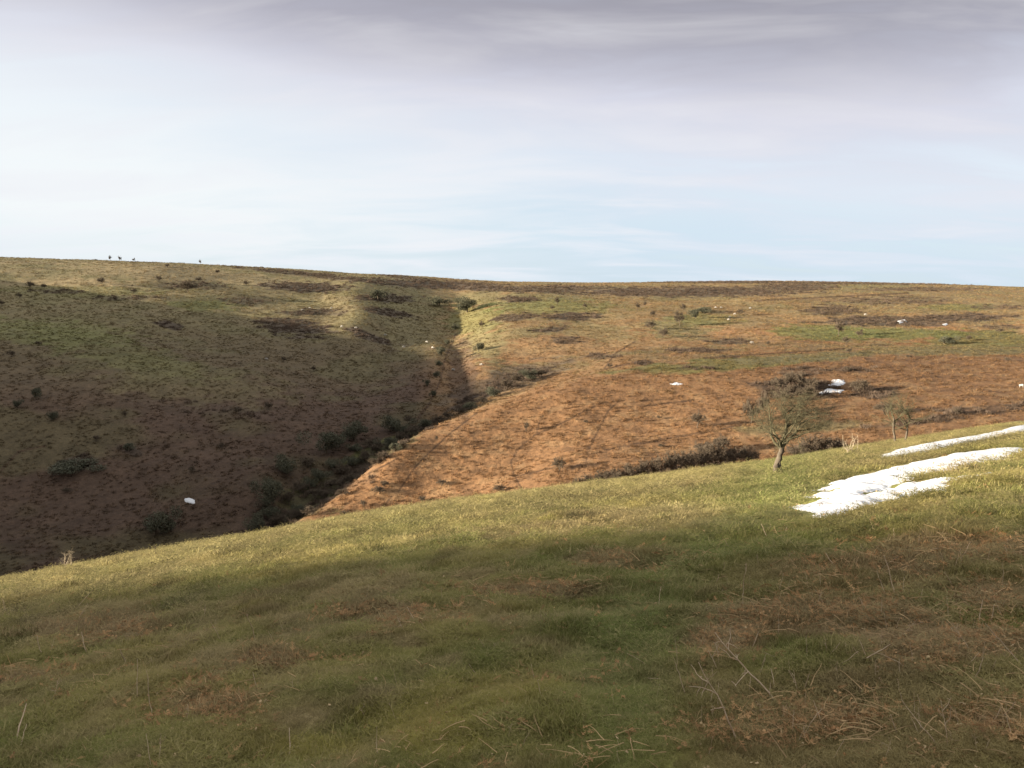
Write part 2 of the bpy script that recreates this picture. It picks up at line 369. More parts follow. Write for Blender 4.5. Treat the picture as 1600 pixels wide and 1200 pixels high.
def litter_at(px, py, n):
    w = np.zeros_like(px)
    for (a, b, rx, ry) in LIT:
        d = np.sqrt(((px - a) / rx) ** 2 + ((py - b) / ry) ** 2) + .55 * n
        w = np.maximum(w, 1 - ss(.6, 1.2, d))
    return w

# ------------------------------------------------------------------ helpers
def tag(o, label=None, cat=None, group=None, kind=None):
    if label: o['label'] = label
    if cat: o['category'] = cat
    if group: o['group'] = group
    if kind: o['kind'] = kind
    return o
def mesh_obj(name, verts, faces, mat=None, parent=None, smooth=False, link=True):
    me = bpy.data.meshes.new(name)
    if isinstance(verts, np.ndarray) and isinstance(faces, np.ndarray):
        nv, nf, k = len(verts), len(faces), faces.shape[1]
        me.vertices.add(nv); me.vertices.foreach_set('co', verts.astype(np.float32).ravel())
        me.loops.add(nf * k); me.loops.foreach_set('vertex_index', faces.astype(np.int32).ravel())
        me.polygons.add(nf); me.polygons.foreach_set('loop_start', np.arange(0, nf * k, k, dtype=np.int32))
        if smooth: me.polygons.foreach_set('use_smooth', np.ones(nf, dtype=bool))
        me.update(calc_edges=True)
    else:
        me.from_pydata([tuple(v) for v in verts], [], [tuple(f) for f in faces])
        if smooth: me.polygons.foreach_set('use_smooth', [True] * len(me.polygons))
    if mat: me.materials.append(mat)
    o = bpy.data.objects.new(name, me)
    if link: COL.objects.link(o)
    if parent: o.parent = parent
    return o
def empty(name, loc, rz=0, sc=1.0):
    o = bpy.data.objects.new(name, None); COL.objects.link(o)
    o.location = loc; o.rotation_euler = (0, 0, rz); o.scale = (sc,) * 3 if not isinstance(sc, tuple) else sc
    o.empty_display_size = 0.2
    return o
def dup(root, loc, rz, sc):
    r = root.copy(); COL.objects.link(r); r.location = loc; r.rotation_euler = (0, 0, rz)
    r.scale = (sc,) * 3 if not isinstance(sc, tuple) else sc
    for ch in list(root.children):
        c = ch.copy(); COL.objects.link(c); c.parent = r
    return r
def col_attr(me, name, arr):
    a = me.attributes.new(name, 'FLOAT_COLOR', 'POINT')
    q = np.ones((len(arr), 4), np.float32); q[:, :3] = arr; a.data.foreach_set('color', q.ravel())

# ------------------------------------------------------------------ materials
def new_mat(name):
    m = bpy.data.materials.new(name); m.use_nodes = True
    t = m.node_tree; b = t.nodes['Principled BSDF']
    b.inputs['Roughness'].default_value = 0.9
    b.inputs['Specular IOR Level'].default_value = 0.15
    return m, t, b
def noise(t, scale, detail=4, rough_=0.6, vec=None):
    n = nd(t, 'ShaderNodeTexNoise', i_Scale=scale, i_Detail=detail, i_Roughness=rough_)
    if vec is None:
        g = t.nodes.new('ShaderNodeNewGeometry'); vec = g.outputs['Position']
    t.links.new(vec, n.inputs['Vector']); return n.outputs[0]
def land_mat(name, s1, s2, bump, dist):
    m, t, b = new_mat(name)
    at = t.nodes.new('ShaderNodeAttribute'); at.attribute_name = 'land'
    a = noise(t, s1, 5, .65); c = noise(t, s2, 4, .6)
    f = ramp(t, a, [(0.28, (.78, .77, .76)), (0.5, (1, 1, 1)), (.72, (1.22, 1.2, 1.17))], 'LINEAR')
    col = mixc(t, 1.0, at.outputs['Color'], f, 'MULTIPLY')
    f2 = ramp(t, c, [(0.3, (.72, .72, .72)), (0.7, (1.28, 1.28, 1.28))], 'LINEAR')
    col = mixc(t, 1.0, col, f2, 'MULTIPLY')
    t.links.new(col, b.inputs['Base Color'])
    bp = nd(t, 'ShaderNodeBump'); bp.inputs['Strength'].default_value = bump; bp.inputs['Distance'].default_value = dist
    t.links.new(a, bp.inputs['Height']); t.links.new(bp.outputs[0], b.inputs['Normal'])
    return m
M_fore = land_mat('turf_soil', 22.0, 90.0, 0.7, 0.03)
M_hill = land_mat('hill_cover', 1.1, 4.0, 0.8, 0.35)
def inst_mat(name, trans=0.25, straw=(.32, .25, .12), strawmix=0.6, var=.5):
    """plants strewn as instances: colour comes from the place each one grows"""
    m, t, b = new_mat(name)
    at = t.nodes.new('ShaderNodeAttribute'); at.attribute_type = 'INSTANCER'; at.attribute_name = 'land'
    bl = t.nodes.new('ShaderNodeAttribute'); bl.attribute_name = 'blade'
    col = mixc(t, mth(t, 'MULTIPLY', bl.outputs['Fac'], strawmix), at.outputs['Color'], straw)
    oi = t.nodes.new('ShaderNodeObjectInfo')
    v = mth(t, 'ADD', mth(t, 'MULTIPLY', oi.outputs['Random'], var), 1 - var / 2)
    vv = t.nodes.new('ShaderNodeCombineXYZ')
    for i in range(3): t.links.new(v, vv.inputs[i])
    col = mixc(t, 1.0, col, vv.outputs[0], 'MULTIPLY')
    t.links.new(col, b.inputs['Base Color'])
    if trans:
        tr = t.nodes.new('ShaderNodeBsdfTranslucent'); t.links.new(col, tr.inputs[0])
        mx = t.nodes.new('ShaderNodeMixShader'); mx.inputs[0].default_value = trans
        t.links.new(b.outputs[0], mx.inputs[1]); t.links.new(tr.outputs[0], mx.inputs[2])
        t.links.new(mx.outputs[0], t.nodes['Material Output'].inputs[0])
    return m
M_grass = inst_mat('grass_blades', .28, (.42, .34, .16), .55, .45)
M_tuft = inst_mat('hill_tufts', .1, (.27, .18, .09), .35, .7)
M_heath = inst_mat('heather_sprigs', .05, (.16, .10, .06), .5)
M_litter = inst_mat('bracken_litter', .15, (.52, .36, .17), .6)
def bark_mat(name, c1, c2, sc=9.0):
    m, t, b = new_mat(name)
    a = noise(t, sc, 6, .7)
    t.links.new(ramp(t, a, [(.3, c1), (.7, c2)], 'LINEAR'), b.inputs['Base Color'])
    bp = nd(t, 'ShaderNodeBump'); bp.inputs['Strength'].default_value = .6; bp.inputs['Distance'].default_value = .02
    t.links.new(a, bp.inputs['Height']); t.links.new(bp.outputs[0], b.inputs['Normal'])
    return m
M_bark = bark_mat('hawthorn_bark', (.045, .036, .028), (.17, .14, .10))
M_twig = bark_mat('hawthorn_twigs', (.055, .05, .03), (.14, .125, .07), 3)
M_pale = bark_mat('dead_wood', (.32, .26, .17), (.5, .42, .3), 12)
M_scrub = bark_mat('bare_scrub', (.07, .055, .04), (.16, .125, .085), 1.5)
M_dark = bark_mat('evergreen_scrub', (.062, .065, .043), (.13, .125, .08), 1.5)
M_straw = bark_mat('dry_stalk', (.42, .29, .18), (.68, .53, .36), 14)
def snow_mat():
    m, t, b = new_mat('old_snow')
    a = noise(t, 3.0, 6, .6); c = noise(t, 28.0, 4, .7)
    t.links.new(ramp(t, c, [(.3, (.52, .53, .54)), (.6, (.72, .73, .73))], 'LINEAR'), b.inputs['Base Color'])
    b.inputs['Roughness'].default_value = .6
    bp = nd(t, 'ShaderNodeBump'); bp.inputs['Strength'].default_value = .5; bp.inputs['Distance'].default_value = .06
    t.links.new(a, bp.inputs['Height']); t.links.new(bp.outputs[0], b.inputs['Normal'])
    return m
M_snow = snow_mat()
m_, t_, b_ = new_mat('fleece'); a_ = noise(t_, 14, 4, .7); t_.links.new(ramp(t_, a_, [(.3, (.30, .28, .24)), (.7, (.48, .45, .40))], 'LINEAR'), b_.inputs['Base Color']); M_fleece = m_

# ------------------------------------------------------------------ the land: two sheets meeting on the hidden flank
fine = np.arange(-42, 42.0001, 0.09)
coarse = np.concatenate([np.arange(45, 252, 3.0), np.arange(252, 277, 0.2), np.arange(277, 317, 1.0)])
AZ = np.radians(np.concatenate([fine, coarse]))
azw = np.where(AZ > math.pi, AZ - 2 * math.pi, AZ)
KRg, _ = knots(azw)
cnt = [22, 16, 34, 95, 45, 55, 75, 85, 110, 120, 12, 12]
rows = []
tl = np.concatenate([[0.0], np.geomspace(0.9 / 70, 1.0, 430)])
rb = KRg[:, 0]
for s in tl: rows.append(s * rb)
nfore = len(rows)
for k in range(NK - 1):
    for j in range(1, cnt[k] + 1):
        f = j / cnt[k]
        rows.append(KRg[:, k] * (1 - f) + KRg[:, k + 1] * f)
    if k == 0: nsplit = len(rows)
RR = np.array(rows)
GX = RR * np.sin(AZ)[None]; GY = RR * np.cos(AZ)[None]
GZ, GT = height(GX, GY)
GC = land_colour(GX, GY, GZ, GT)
nr, nc = RR.shape
def sheet(name, r0, r1, mat):
    V = np.stack([GX[r0:r1], GY[r0:r1], GZ[r0:r1]], -1).reshape(-1, 3)
    n = r1 - r0
    i = np.arange(n - 1)[:, None] * nc; j = np.arange(nc)[None]; j2 = (np.arange(nc) + 1)[None] % nc
    Q = np.stack([i + j, i + nc + j, i + nc + j2, i + j2], -1).reshape(-1, 4)[:, ::-1]
    o = mesh_obj(name, V, Q, mat, smooth=True)
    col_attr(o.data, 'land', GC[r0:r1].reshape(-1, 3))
    tag(o, kind='structure'); return o
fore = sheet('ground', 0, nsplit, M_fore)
hills = sheet('hills', nsplit - 1, nr, M_hill)
print('grid', nr, nc)

# ------------------------------------------------------------------ snow
def snow_patch(label, poly, thick=0.055, step=None, group=None, warp=0.25, wl=0.8, far=False):
    P = np.array([hit(a, b, far=far)[:2] for a, b in poly])
    cen = P.mean(0); mn = P.min(0) - .5; mx = P.max(0) + .5
    if step is None: step = max((mx - mn).max() / 650, .02)
    xs = np.arange(mn[0], mx[0], step); ys = np.arange(mn[1], mx[1], step)
    X, Y = np.meshgrid(xs, ys)
    # signed distance to the outline
    D = np.full(X.shape, 1e9); ins = np.zeros(X.shape, bool)
    n = len(P)
    for i in range(n):
        a = P[i]; b = P[(i + 1) % n]; e = b - a
        wx = X - a[0]; wy = Y - a[1]
        s = np.clip((wx * e[0] + wy * e[1]) / (e @ e), 0, 1)
        D = np.minimum(D, np.hypot(wx - e[0] * s, wy - e[1] * s))
        c = ((a[1] > Y) != (b[1] > Y)) & (X < (b[0] - a[0]) * (Y - a[1]) / (b[1] - a[1] + 1e-12) + a[0])
        ins ^= c
    S = np.where(ins, D, -D) + .12 + warp * fbm(X / wl, Y / (wl * 1.8), 71, 5, .65)
    Z = height(X, Y)[0]
    k = max(warp, .12)
    H = thick * ss(0, k * 2.2, S) ** .6 - .03 * (1 - ss(-.02, .04, S)) + .012 * pn(X / .35, Y / .35, 5) * ss(0, k, S)
    keep = S > -step * 1.2
    q = keep[:-1, :-1] & keep[1:, :-1] & keep[:-1, 1:] & keep[1:, 1:]
    idx = -np.ones(X.shape, int)
    used = np.zeros(X.shape, bool)
    used[:-1, :-1] |= q; used[1:, :-1] |= q; used[:-1, 1:] |= q; used[1:, 1:] |= q
    idx[used] = np.arange(used.sum())
    V = np.stack([X[used] - cen[0], Y[used] - cen[1], (Z + H)[used]], -1)
    z0 = V[:, 2].mean(); V[:, 2] -= z0
    ii, jj = np.nonzero(q)
    Q = np.stack([idx[ii, jj], idx[ii, jj + 1], idx[ii + 1, jj + 1], idx[ii + 1, jj]], -1)
    o = mesh_obj('snow_patch', V, Q, M_snow, smooth=True)
    o.location = (cen[0], cen[1], z0)
    tag(o, label, 'snow patch', group)
    SNOW.append((P, S, xs, ys))
    return o
SNOW = []
snow_patch('long narrow strip of old snow nearest the crest, below the twin stemmed bare tree', [(1366, 718), (1400, 704), (1450, 693), (1520, 682), (1570, 672), (1660, 655), (1660, 666), (1600, 676), (1560, 683), (1510, 695), (1460, 705), (1400, 716)], warp=.3)
snow_patch('broad wedge of old snow on the grass slope, ending in two ragged tongues', [(1296, 761), (1330, 747), (1380, 736), (1440, 721), (1500, 709), (1560, 702), (1600, 703), (1580, 714), (1545, 723), (1500, 731), (1462, 741), (1400, 757), (1350, 769), (1330, 774), (1352, 775), (1400, 764), (1462, 750), (1555, 740),
  (1500, 753), (1450, 765), (1390, 779), (1340, 797), (1300, 809), (1275, 806), (1284, 797), (1236, 793), (1280, 783), (1306, 777), (1240, 778), (1290, 771), (1325, 763), (1276, 766)], warp=.22)
def in_snow(x, y, pad=0.0):
    m = np.zeros(x.shape, bool)
    for (P, S, xs, ys) in SNOW:
        i = ((x - xs[0]) / (xs[1] - xs[0])).astype(int); j = ((y - ys[0]) / (ys[1] - ys[0])).astype(int)
        ok = (i >= 0) & (j >= 0) & (i < len(xs)) & (j < len(ys))
        s = np.full(x.shape, -9.0); s[ok] = S[j[ok], i[ok]]
        m |= s > pad
    return m

# ------------------------------------------------------------------ strewn plants (uncountable): points carry size, turn and colour
def clump_mesh(name, n, rad, h, w, lean, segs, mat, seed, strawp=.35, splay=1.0, curl=0.5):
    rd = random.Random(seed); V = []; Q = []; B = []
    for i in range(n):
        a = rd.uniform(0, 2 * math.pi); q = rad * math.sqrt(rd.random())
        bx, by = q * math.cos(a), q * math.sin(a)
        d = rd.uniform(0, 2 * math.pi); ln = lean * rd.uniform(.3, 1.3); hh = h * rd.uniform(.5, 1.25); ww = w * rd.uniform(.6, 1.3)
        tx, ty = math.cos(d), math.sin(d); sx, sy = -ty, tx
        st = 1.0 if rd.random() < strawp else rd.uniform(0, .3)
        b0 = len(V)
        for k in range(segs + 1):
            f = k / segs
            out = hh * ln * (f ** (1 + curl)) ; up = hh * (f - .25 * ln * f * f)
            wk = ww * (1 - .85 * f) * .5
            cx_, cy_ = bx + tx * out, by + ty * out
            V.append((cx_ - sx * wk, cy_ - sy * wk, up - .15 * h)); V.append((cx_ + sx * wk, cy_ + sy * wk, up - .15 * h)); B += [st, st]
        for k in range(segs):
            p = b0 + 2 * k; Q.append((p, p + 1, p + 3, p + 2))
    o = mesh_obj(name, np.array(V), np.array(Q), mat, link=False)
    a = o.data.attributes.new('blade', 'FLOAT', 'POINT'); a.data.foreach_set('value', np.array(B, np.float32))
    return o
def strew(name, label, cat, x, y, z, scale, colour, sources, tilt=0.25, group=None, pick=None):
    n = len(x)
    me = bpy.data.meshes.new(name); me.vertices.add(n)
    me.vertices.foreach_set('co', np.stack([x, y, z], -1).astype(np.float32).ravel())
    col_attr(me, 'land', colour)
    if scale.ndim == 1: scale = np.stack([scale] * 3, -1)
    a = me.attributes.new('size', 'FLOAT_VECTOR', 'POINT'); a.data.foreach_set('vector', scale.astype(np.float32).ravel())
    rot = np.stack([rng.normal(0, tilt, n), rng.normal(0, tilt, n), rng.uniform(0, 6.283, n)], -1).astype(np.float32)
    a = me.attributes.new('turn', 'FLOAT_VECTOR', 'POINT'); a.data.foreach_set('vector', rot.ravel())
    a = me.attributes.new('pick', 'INT', 'POINT'); a.data.foreach_set('value', (rng.integers(0, len(sources), n) if pick is None else pick).astype(np.int32))
    o = bpy.data.objects.new(name, me); COL.objects.link(o)
    g = bpy.data.node_groups.new(name + '_strew', 'GeometryNodeTree')
    g.interface.new_socket('Geometry', in_out='INPUT', socket_type='NodeSocketGeometry')
    g.interface.new_socket('Geometry', in_out='OUTPUT', socket_type='NodeSocketGeometry')
    gi = g.nodes.new('NodeGroupInput'); go = g.nodes.new('NodeGroupOutput')
    m2p = g.nodes.new('GeometryNodeMeshToPoints'); g.links.new(gi.outputs[0], m2p.inputs[0])
    g2i = g.nodes.new('GeometryNodeGeometryToInstance')
    for s in reversed(sources):
        oi = g.nodes.new('GeometryNodeObjectInfo'); oi.inputs['Object'].default_value = s
        oi.inputs['As Instance'].default_value = True
        g.links.new(oi.outputs['Geometry'], g2i.inputs[0])
    iop = g.nodes.new('GeometryNodeInstanceOnPoints'); g.links.new(m2p.outputs[0], iop.inputs['Points'])
    g.links.new(g2i.outputs[0], iop.inputs['Instance']); iop.inputs['Pick Instance'].default_value = True
    def na(nm, ty):
        q = g.nodes.new('GeometryNodeInputNamedAttribute'); q.data_type = ty; q.inputs['Name'].default_value = nm; return q.outputs['Attribute']
    g.links.new(na('pick', 'INT'), iop.inputs['Instance Index'])
    e2r = g.nodes.new('FunctionNodeEulerToRotation'); g.links.new(na('turn', 'FLOAT_VECTOR'), e2r.inputs[0])
    g.links.new(e2r.outputs[0], iop.inputs['Rotation']); g.links.new(na('size', 'FLOAT_VECTOR'), iop.inputs['Scale'])
    g.links.new(iop.outputs[0], go.inputs[0])
    md = o.modifiers.new('strew', 'NODES'); md.node_group = g
    tag(o, label, cat, group, 'stuff')
    return o

g_src = [clump_mesh('turf_clump', 44, .07, .034, .0042, .9, 2, M_grass, 100 + i, .30) for i in range(6)]
g_src += [clump_mesh('turf_clump', 120, .085, .034, .0026, .5, 1, M_grass, 150 + i, .35) for i in range(5)]
n = 230000
r = np.exp(rng.uniform(math.log(1.9), math.log(98), n)); a = np.radians(rng.uniform(-43, 43, n))
r2 = np.exp(rng.uniform(math.log(1.2), math.log(16), 50000)); a2 = np.radians(rng.uniform(43, 85, 50000)) * rng.choice([-1, 1], 50000)
r = np.concatenate([r, r2]); a = np.concatenate([a, a2]); n = len(r)
x = r * np.sin(a); y = r * np.cos(a); z, t = height(x, y)
keep = (t < 1.12) & ~in_snow(x, y, -.25)
lt = litter_at(*project(x, y, z), fbm(x / 2.4, y / 2.4, 51, 4))
keep &= (rng.random(n) > lt * .45)
x, y, z, t, r = x[keep], y[keep], z[keep], t[keep], r[keep]
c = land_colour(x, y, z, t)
sc_ = np.clip(r / 5.0, .75, 5.2) * rng.uniform(.7, 1.35, len(x)) * (1 + .5 * np.clip(fbm(x / .8, y / .8, 52, 3), -.6, 1.2))
sv = np.stack([sc_, sc_, np.clip(r / 8.0, .6, 1.15) * rng.uniform(.6, 1.3, len(x)) * (.55 + 1.5 * ss(.2, .6, fbm(x / .8, y / 1.1, 54, 3)))], -1)
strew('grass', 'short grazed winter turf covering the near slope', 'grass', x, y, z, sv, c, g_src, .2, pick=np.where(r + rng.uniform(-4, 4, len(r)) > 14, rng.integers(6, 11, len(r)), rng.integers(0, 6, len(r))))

# tufts of longer bleached grass
g2 = [clump_mesh('tussock', 46, .06, .13, .0045, .75, 3, M_grass, 200 + i, .6) for i in range(4)]
n = 9000
r = np.exp(rng.uniform(math.log(2.6), math.log(90), n)); a = np.radians(rng.uniform(-42, 42, n))
x = r * np.sin(a); y = r * np.cos(a); z, t = height(x, y); px, py = project(x, y, z)
w = ss(.15, .7, fbm(x / 1.6, y / 1.6, 77, 3) + .35 * litter_at(px, py, 0 * x) + .35 * ss(1050, 1500, px))
keep = (rng.random(n) < w * .8) & (t < 1.05) & ~in_snow(x, y, .05)
x, y, z, t, r = x[keep], y[keep], z[keep], t[keep], r[keep]
c = land_colour(x, y, z, t) * .6 + np.array([.25, .2, .1]) * .4
strew('tussock_grass', 'tufts of longer bleached grass among the turf', 'grass', x, y, z, np.stack([np.clip(r / 9, .55, 3.2), np.clip(r / 9, .55, 3.2), np.clip(r / 12, .5, .9)], -1) * rng.uniform(.4, 1.1, (len(x), 1)), c, g2, .35)

# bracken litter: crumpled fronds lying in patches
def frond_mesh(seed):
    rd = random.Random(seed); V = []; Q = []; B = []
    for s in range(7):
        a = rd.uniform(0, 6.28); x0, y0 = rd.uniform(-.09, .09), rd.uniform(-.09, .09); L_ = rd.uniform(.06, .17); zz = rd.uniform(.005, .035)
        dx_, dy_ = math.cos(a), math.sin(a); st = rd.uniform(.3, 1)
        def quad(p, q, w, z0, z1):
            ex, ey = q[0] - p[0], q[1] - p[1]; l = math.hypot(ex, ey) + 1e-6; nx, ny = -ey / l * w, ex / l * w
            b = len(V); V.extend([(p[0] - nx, p[1] - ny, z0), (p[0] + nx, p[1] + ny, z0 + w * .5), (q[0] + nx * .4, q[1] + ny * .4, z1 + w * .3), (q[0] - nx * .4, q[1] - ny * .4, z1)]); Q.append((b, b + 1, b + 2, b + 3)); B.extend([st] * 4)
        e = (x0 + dx_ * L_, y0 + dy_ * L_); quad((x0, y0), e, .0018, zz, zz + rd.uniform(-.01, .03))
        if s < 4:
            for k in range(6):
                f = .2 + .13 * k; bx, by = x0 + dx_ * L_ * f, y0 + dy_ * L_ * f
                for sg in (-1, 1):
                    aa = a + sg * rd.uniform(.7, 1.3); l = .035 * (1.1 - f) * rd.uniform(.6, 1.3)
                    quad((bx, by), (bx + math.cos(aa) * l, by + math.sin(aa) * l), .004 * rd.uniform(.6, 1.4), zz, zz + rd.uniform(-.01, .02))
    o = mesh_obj('litter_clump', np.array(V), np.array(Q), M_litter, link=False)
    a = o.data.attributes.new('blade', 'FLOAT', 'POINT'); a.data.foreach_set('value', np.array(B, np.float32)); return o
l_src = [frond_mesh(300 + i) for i in range(6)]
n = 60000
r = np.exp(rng.uniform(math.log(2.6), math.log(45), n)); a = np.radians(rng.uniform(-41, 41, n))
x = r * np.sin(a); y = r * np.cos(a); z, t = height(x, y); px, py = project(x, y, z)
keep = rng.random(n) < (litter_at(px, py, 1.5 * fbm(x / 1.2, y / 1.2, 81, 3)) * .42 + .025)
x, y, z, t, r = x[keep], y[keep], z[keep], t[keep], r[keep]
c = np.array([.30, .15, .065]) * rng.uniform(.6, 1.5, (len(x), 1)) + 0 * z[:, None]
strew('bracken_litter', 'broken dead bracken fronds lying in brown patches', 'bracken litter', x, y, z + .01, np.clip(r / 9, .55, 1.05) * rng.uniform(.4, 1.2, len(x)), c, l_src, .25)

def stem_mesh(seed):
    rd = random.Random(seed); V = []; Q = []; B = []
    for k in range(7):
        p = np.array([rd.gauss(0, .14), rd.gauss(0, .12), rd.uniform(0, .03)]); a = rd.gauss(0, .7) + rd.choice([0, math.pi]); w = rd.uniform(.0016, .0032); st = rd.uniform(.3, 1); up = rd.uniform(-.05, .35)
        b = len(V); ns = 5; l = rd.uniform(.07, .22) / ns
        for j in range(ns + 1):
            f = 1 - .6 * j / ns; nx, ny = -math.sin(a) * w * f, math.cos(a) * w * f
            V += [(p[0] - nx, p[1] - ny, p[2]), (p[0] + nx, p[1] + ny, p[2]), (p[0], p[1], p[2] + w * 1.8 * f)]; B += [st] * 3
            a += rd.gauss(0, .13); p = p + np.array([math.cos(a) * l, math.sin(a) * l, up * l]); up -= .08
        for j in range(ns):
            q = b + 3 * j; Q += [(q, q + 3, q + 5, q + 2), (q + 1, q + 2, q + 5, q + 4)]
    o = mesh_obj('stem_clump', np.array(V), np.array(Q), M_litter, link=False)
    a = o.data.attributes.new('blade', 'FLOAT', 'POINT'); a.data.foreach_set('value', np.array(B, np.float32)); return o
s_src = [stem_mesh(330 + i) for i in range(7)]
n = 14000
r = np.exp(rng.uniform(math.log(2.6), math.log(32), n)); a = np.radians(rng.uniform(-41, 41, n))
x = r * np.sin(a); y = r * np.cos(a); z, t = height(x, y); px, py = project(x, y, z)
keep = rng.random(n) < .012 + .19 * litter_at(px, py, 1.2 * fbm(x / 1.2, y / 1.2, 84, 3)) * (.45 + .55 * ss(980, 1150, px))
x, y, z, r = x[keep], y[keep], z[keep], r[keep]
c = np.array([.42, .28, .15]) * rng.uniform(.6, 1.5, (len(x), 1))
strew('fallen_stems', 'tangle of fallen dead bracken stems over the brown patches', 'dead stems', x, y, z + .015, rng.uniform(.6, 1.2, len(x)) * np.clip(r / 8, .9, 1.3), c, s_src, .2)

# scattered pale flecks: bits of dry leaf and small stones
def fleck_mesh(seed):
    rd = random.Random(seed); V = []; Q = []; B = []
    for k in range(rd.choice([1, 1, 2, 3])):
        x0, y0 = rd.gauss(0, .03), rd.gauss(0, .03); q = rd.uniform(.006, .013); a = rd.uniform(0, 6.28); b = len(V)
        V.append((x0, y0, .018 + q * .4)); B.append(1)
        for j in range(6):
            t_ = a + j * math.pi / 3; rr = q * rd.uniform(.5, 1.3)
            V.append((x0 + rr * math.cos(t_), y0 + rr * math.sin(t_), .016 + rd.uniform(-.4, .8) * q)); B.append(1)
        for j in range(6): Q.append((b, b + 1 + j, b + 1 + (j + 1) % 6))
    o = mesh_obj('fleck', np.array(V), np.array(Q), M_litter, link=False)
    a = o.data.attributes.new('blade', 'FLOAT', 'POINT'); a.data.foreach_set('value', np.array(B, np.float32)); return o
f_src = [fleck_mesh(350 + i) for i in range(8)]
n = 15000
r = np.exp(rng.uniform(math.log(2.6), math.log(34), n)); a = np.radians(rng.uniform(-41, 41, n))
x = r * np.sin(a); y = r * np.cos(a); z, t = height(x, y); px, py = project(x, y, z)
LT = litter_at(px, py, 1.1 * fbm(x / 1.2, y / 1.2, 81, 3)); keep = rng.random(n) < .08 + .85 * LT; LT = LT[keep]
x, y, z, r = x[keep], y[keep], z[keep], r[keep]
red = (rng.random(len(x)) < .25 + .6 * LT)[:, None]
c = np.where(red, np.array([[.44, .22, .11]]), np.array([[.42, .33, .22]])) * rng.uniform(.5, 1.5, (len(x), 1))
strew('leaf_litter', 'pale dry leaf scraps and tiny stones lying in the turf', 'leaf litter', x, y, z + .012, np.clip(r / 9, .7, 1.5) * rng.uniform(.5, 1.4, len(x)), c, f_src, .5)

# bracken and heath on the hills
b_src = [clump_mesh('bracken_tuft', 34, .42, .34, .075, 1.1, 2, M_tuft, 400 + i, .3) for i in range(6)]
n = 165000
r = np.sqrt(rng.uniform(95 ** 2, 640 ** 2, n)); r = np.where(rng.random(n) < .5, rng.uniform(95, 420, n), r); a = np.radians(rng.uniform(-38, 38, n))
x = r * np.sin(a); y = r * np.cos(a); z, t = height(x, y); px, py = project(x, y, z)
keep = (t > 2.6) & (t < 11.2) & (fbm(x / 6, y / 6, 88, 3) + rng.uniform(-.5, .8, n) > 0)
x, y, z, t, r = x[keep], y[keep], z[keep], t[keep], r[keep]
c = land_colour(x, y, z, t)
strew('bracken', 'dead bracken and rough grass covering the hillsides', 'bracken', x, y, z - .02, rng.uniform(.45, 1.25, len(x)) * (1 + .3 * ss(200, 500, r)), c, b_src, .25)

h_src = [clump_mesh('heather_clump', 110, .75, .62, .07, .8, 2, M_heath, 500 + i, .25) for i in range(5)]
n = 110000
r = rng.uniform(110, 640, n); a = np.radians(rng.uniform(-36, 36, n))
x = r * np.sin(a); y = r * np.cos(a); z, t = height(x, y); px, py = project(x, y, z)
w = heath_at(px, py, .45 * fbm(x / 7, y / 7, 25, 3))
keep = (t > 2.8) & (t < 11.05) & (rng.random(n) < w * .45)
x, y, z, t, r = x[keep], y[keep], z[keep], t[keep], r[keep]
print('heather', len(x))
c = HEA * rng.uniform(.7, 1.5, (len(x), 1))
strew('heather', 'dark bands of heather and gorse on the far slopes', 'heather', x, y, z, rng.uniform(.6, 1.5, len(x)), c, h_src, .2)

# ------------------------------------------------------------------ trees
class Tubes:
    def __init__(s): s.V = []; s.Q = []
    def tube(s, pts, rads, sides=5):
        n = len(pts); b = len(s.V)
        up = Vector((.31, .17, .93)).normalized()
        for i, (p, r_) in enumerate(zip(pts, rads)):
            d = (pts[min(i + 1, n - 1)] - pts[max(i - 1, 0)]); d = d.normalized() if d.length > 1e-9 else Vector((0, 0, 1))
            u = d.cross(up); u = u.normalized() if u.length > 1e-6 else Vector((1, 0, 0)); v = d.cross(u)
            for k in range(sides):
                a = 2 * math.pi * k / sides
                s.V.append(p + (u * math.cos(a) + v * math.sin(a)) * r_)
        for i in range(n - 1):
            for k in range(sides):
                k2 = (k + 1) % sides
                s.Q.append((b + i * sides + k, b + i * sides + k2, b + (i + 1) * sides + k2, b + (i + 1) * sides + k))
    def sliver(s, p, q, w):
        d = q - p; side = d.cross(Vector((random.uniform(-1, 1), random.uniform(-1, 1), random.uniform(-1, 1))))
        if side.length < 1e-7: return
        side = side.normalized() * w; b = len(s.V)
        s.V += [p - side, p + side, q]; s.Q.append((b, b + 1, b + 2, b + 2))
    def build(s, name, mat, parent=None, link=True):
        me = bpy.data.meshes.new(name)
        me.from_pydata([tuple(v) for v in s.V], [], [f if f[2] != f[3] else f[:3] for f in s.Q])
        me.polygons.foreach_set('use_smooth', [True] * len(me.polygons)); me.materials.append(mat)
        o = bpy.data.objects.new(name, me)
        if link: COL.objects.link(o)
        o.parent = parent; return o
def curve(p0, p1, wob, n, rd, sag=0):
    pts = []; d = p1 - p0; L_ = d.length
    off = Vector((0, 0, 0))
    for i in range(n + 1):
        f = i / n
        if 0 < i < n: off = off * .6 + Vector((rd.gauss(0, 1), rd.gauss(0, 1), rd.gauss(0, .8))) * wob * L_ / n
        else: off = off * (0 if i == 0 else .5)
        pts.append(p0 + d * f + off + Vector((0, 0, sag * L_ * math.sin(f * math.pi))))
    return pts
def lerp_pts(pts, f):
    k = f * (len(pts) - 1); i = min(int(k), len(pts) - 2); return pts[i].lerp(pts[i + 1], k - i)
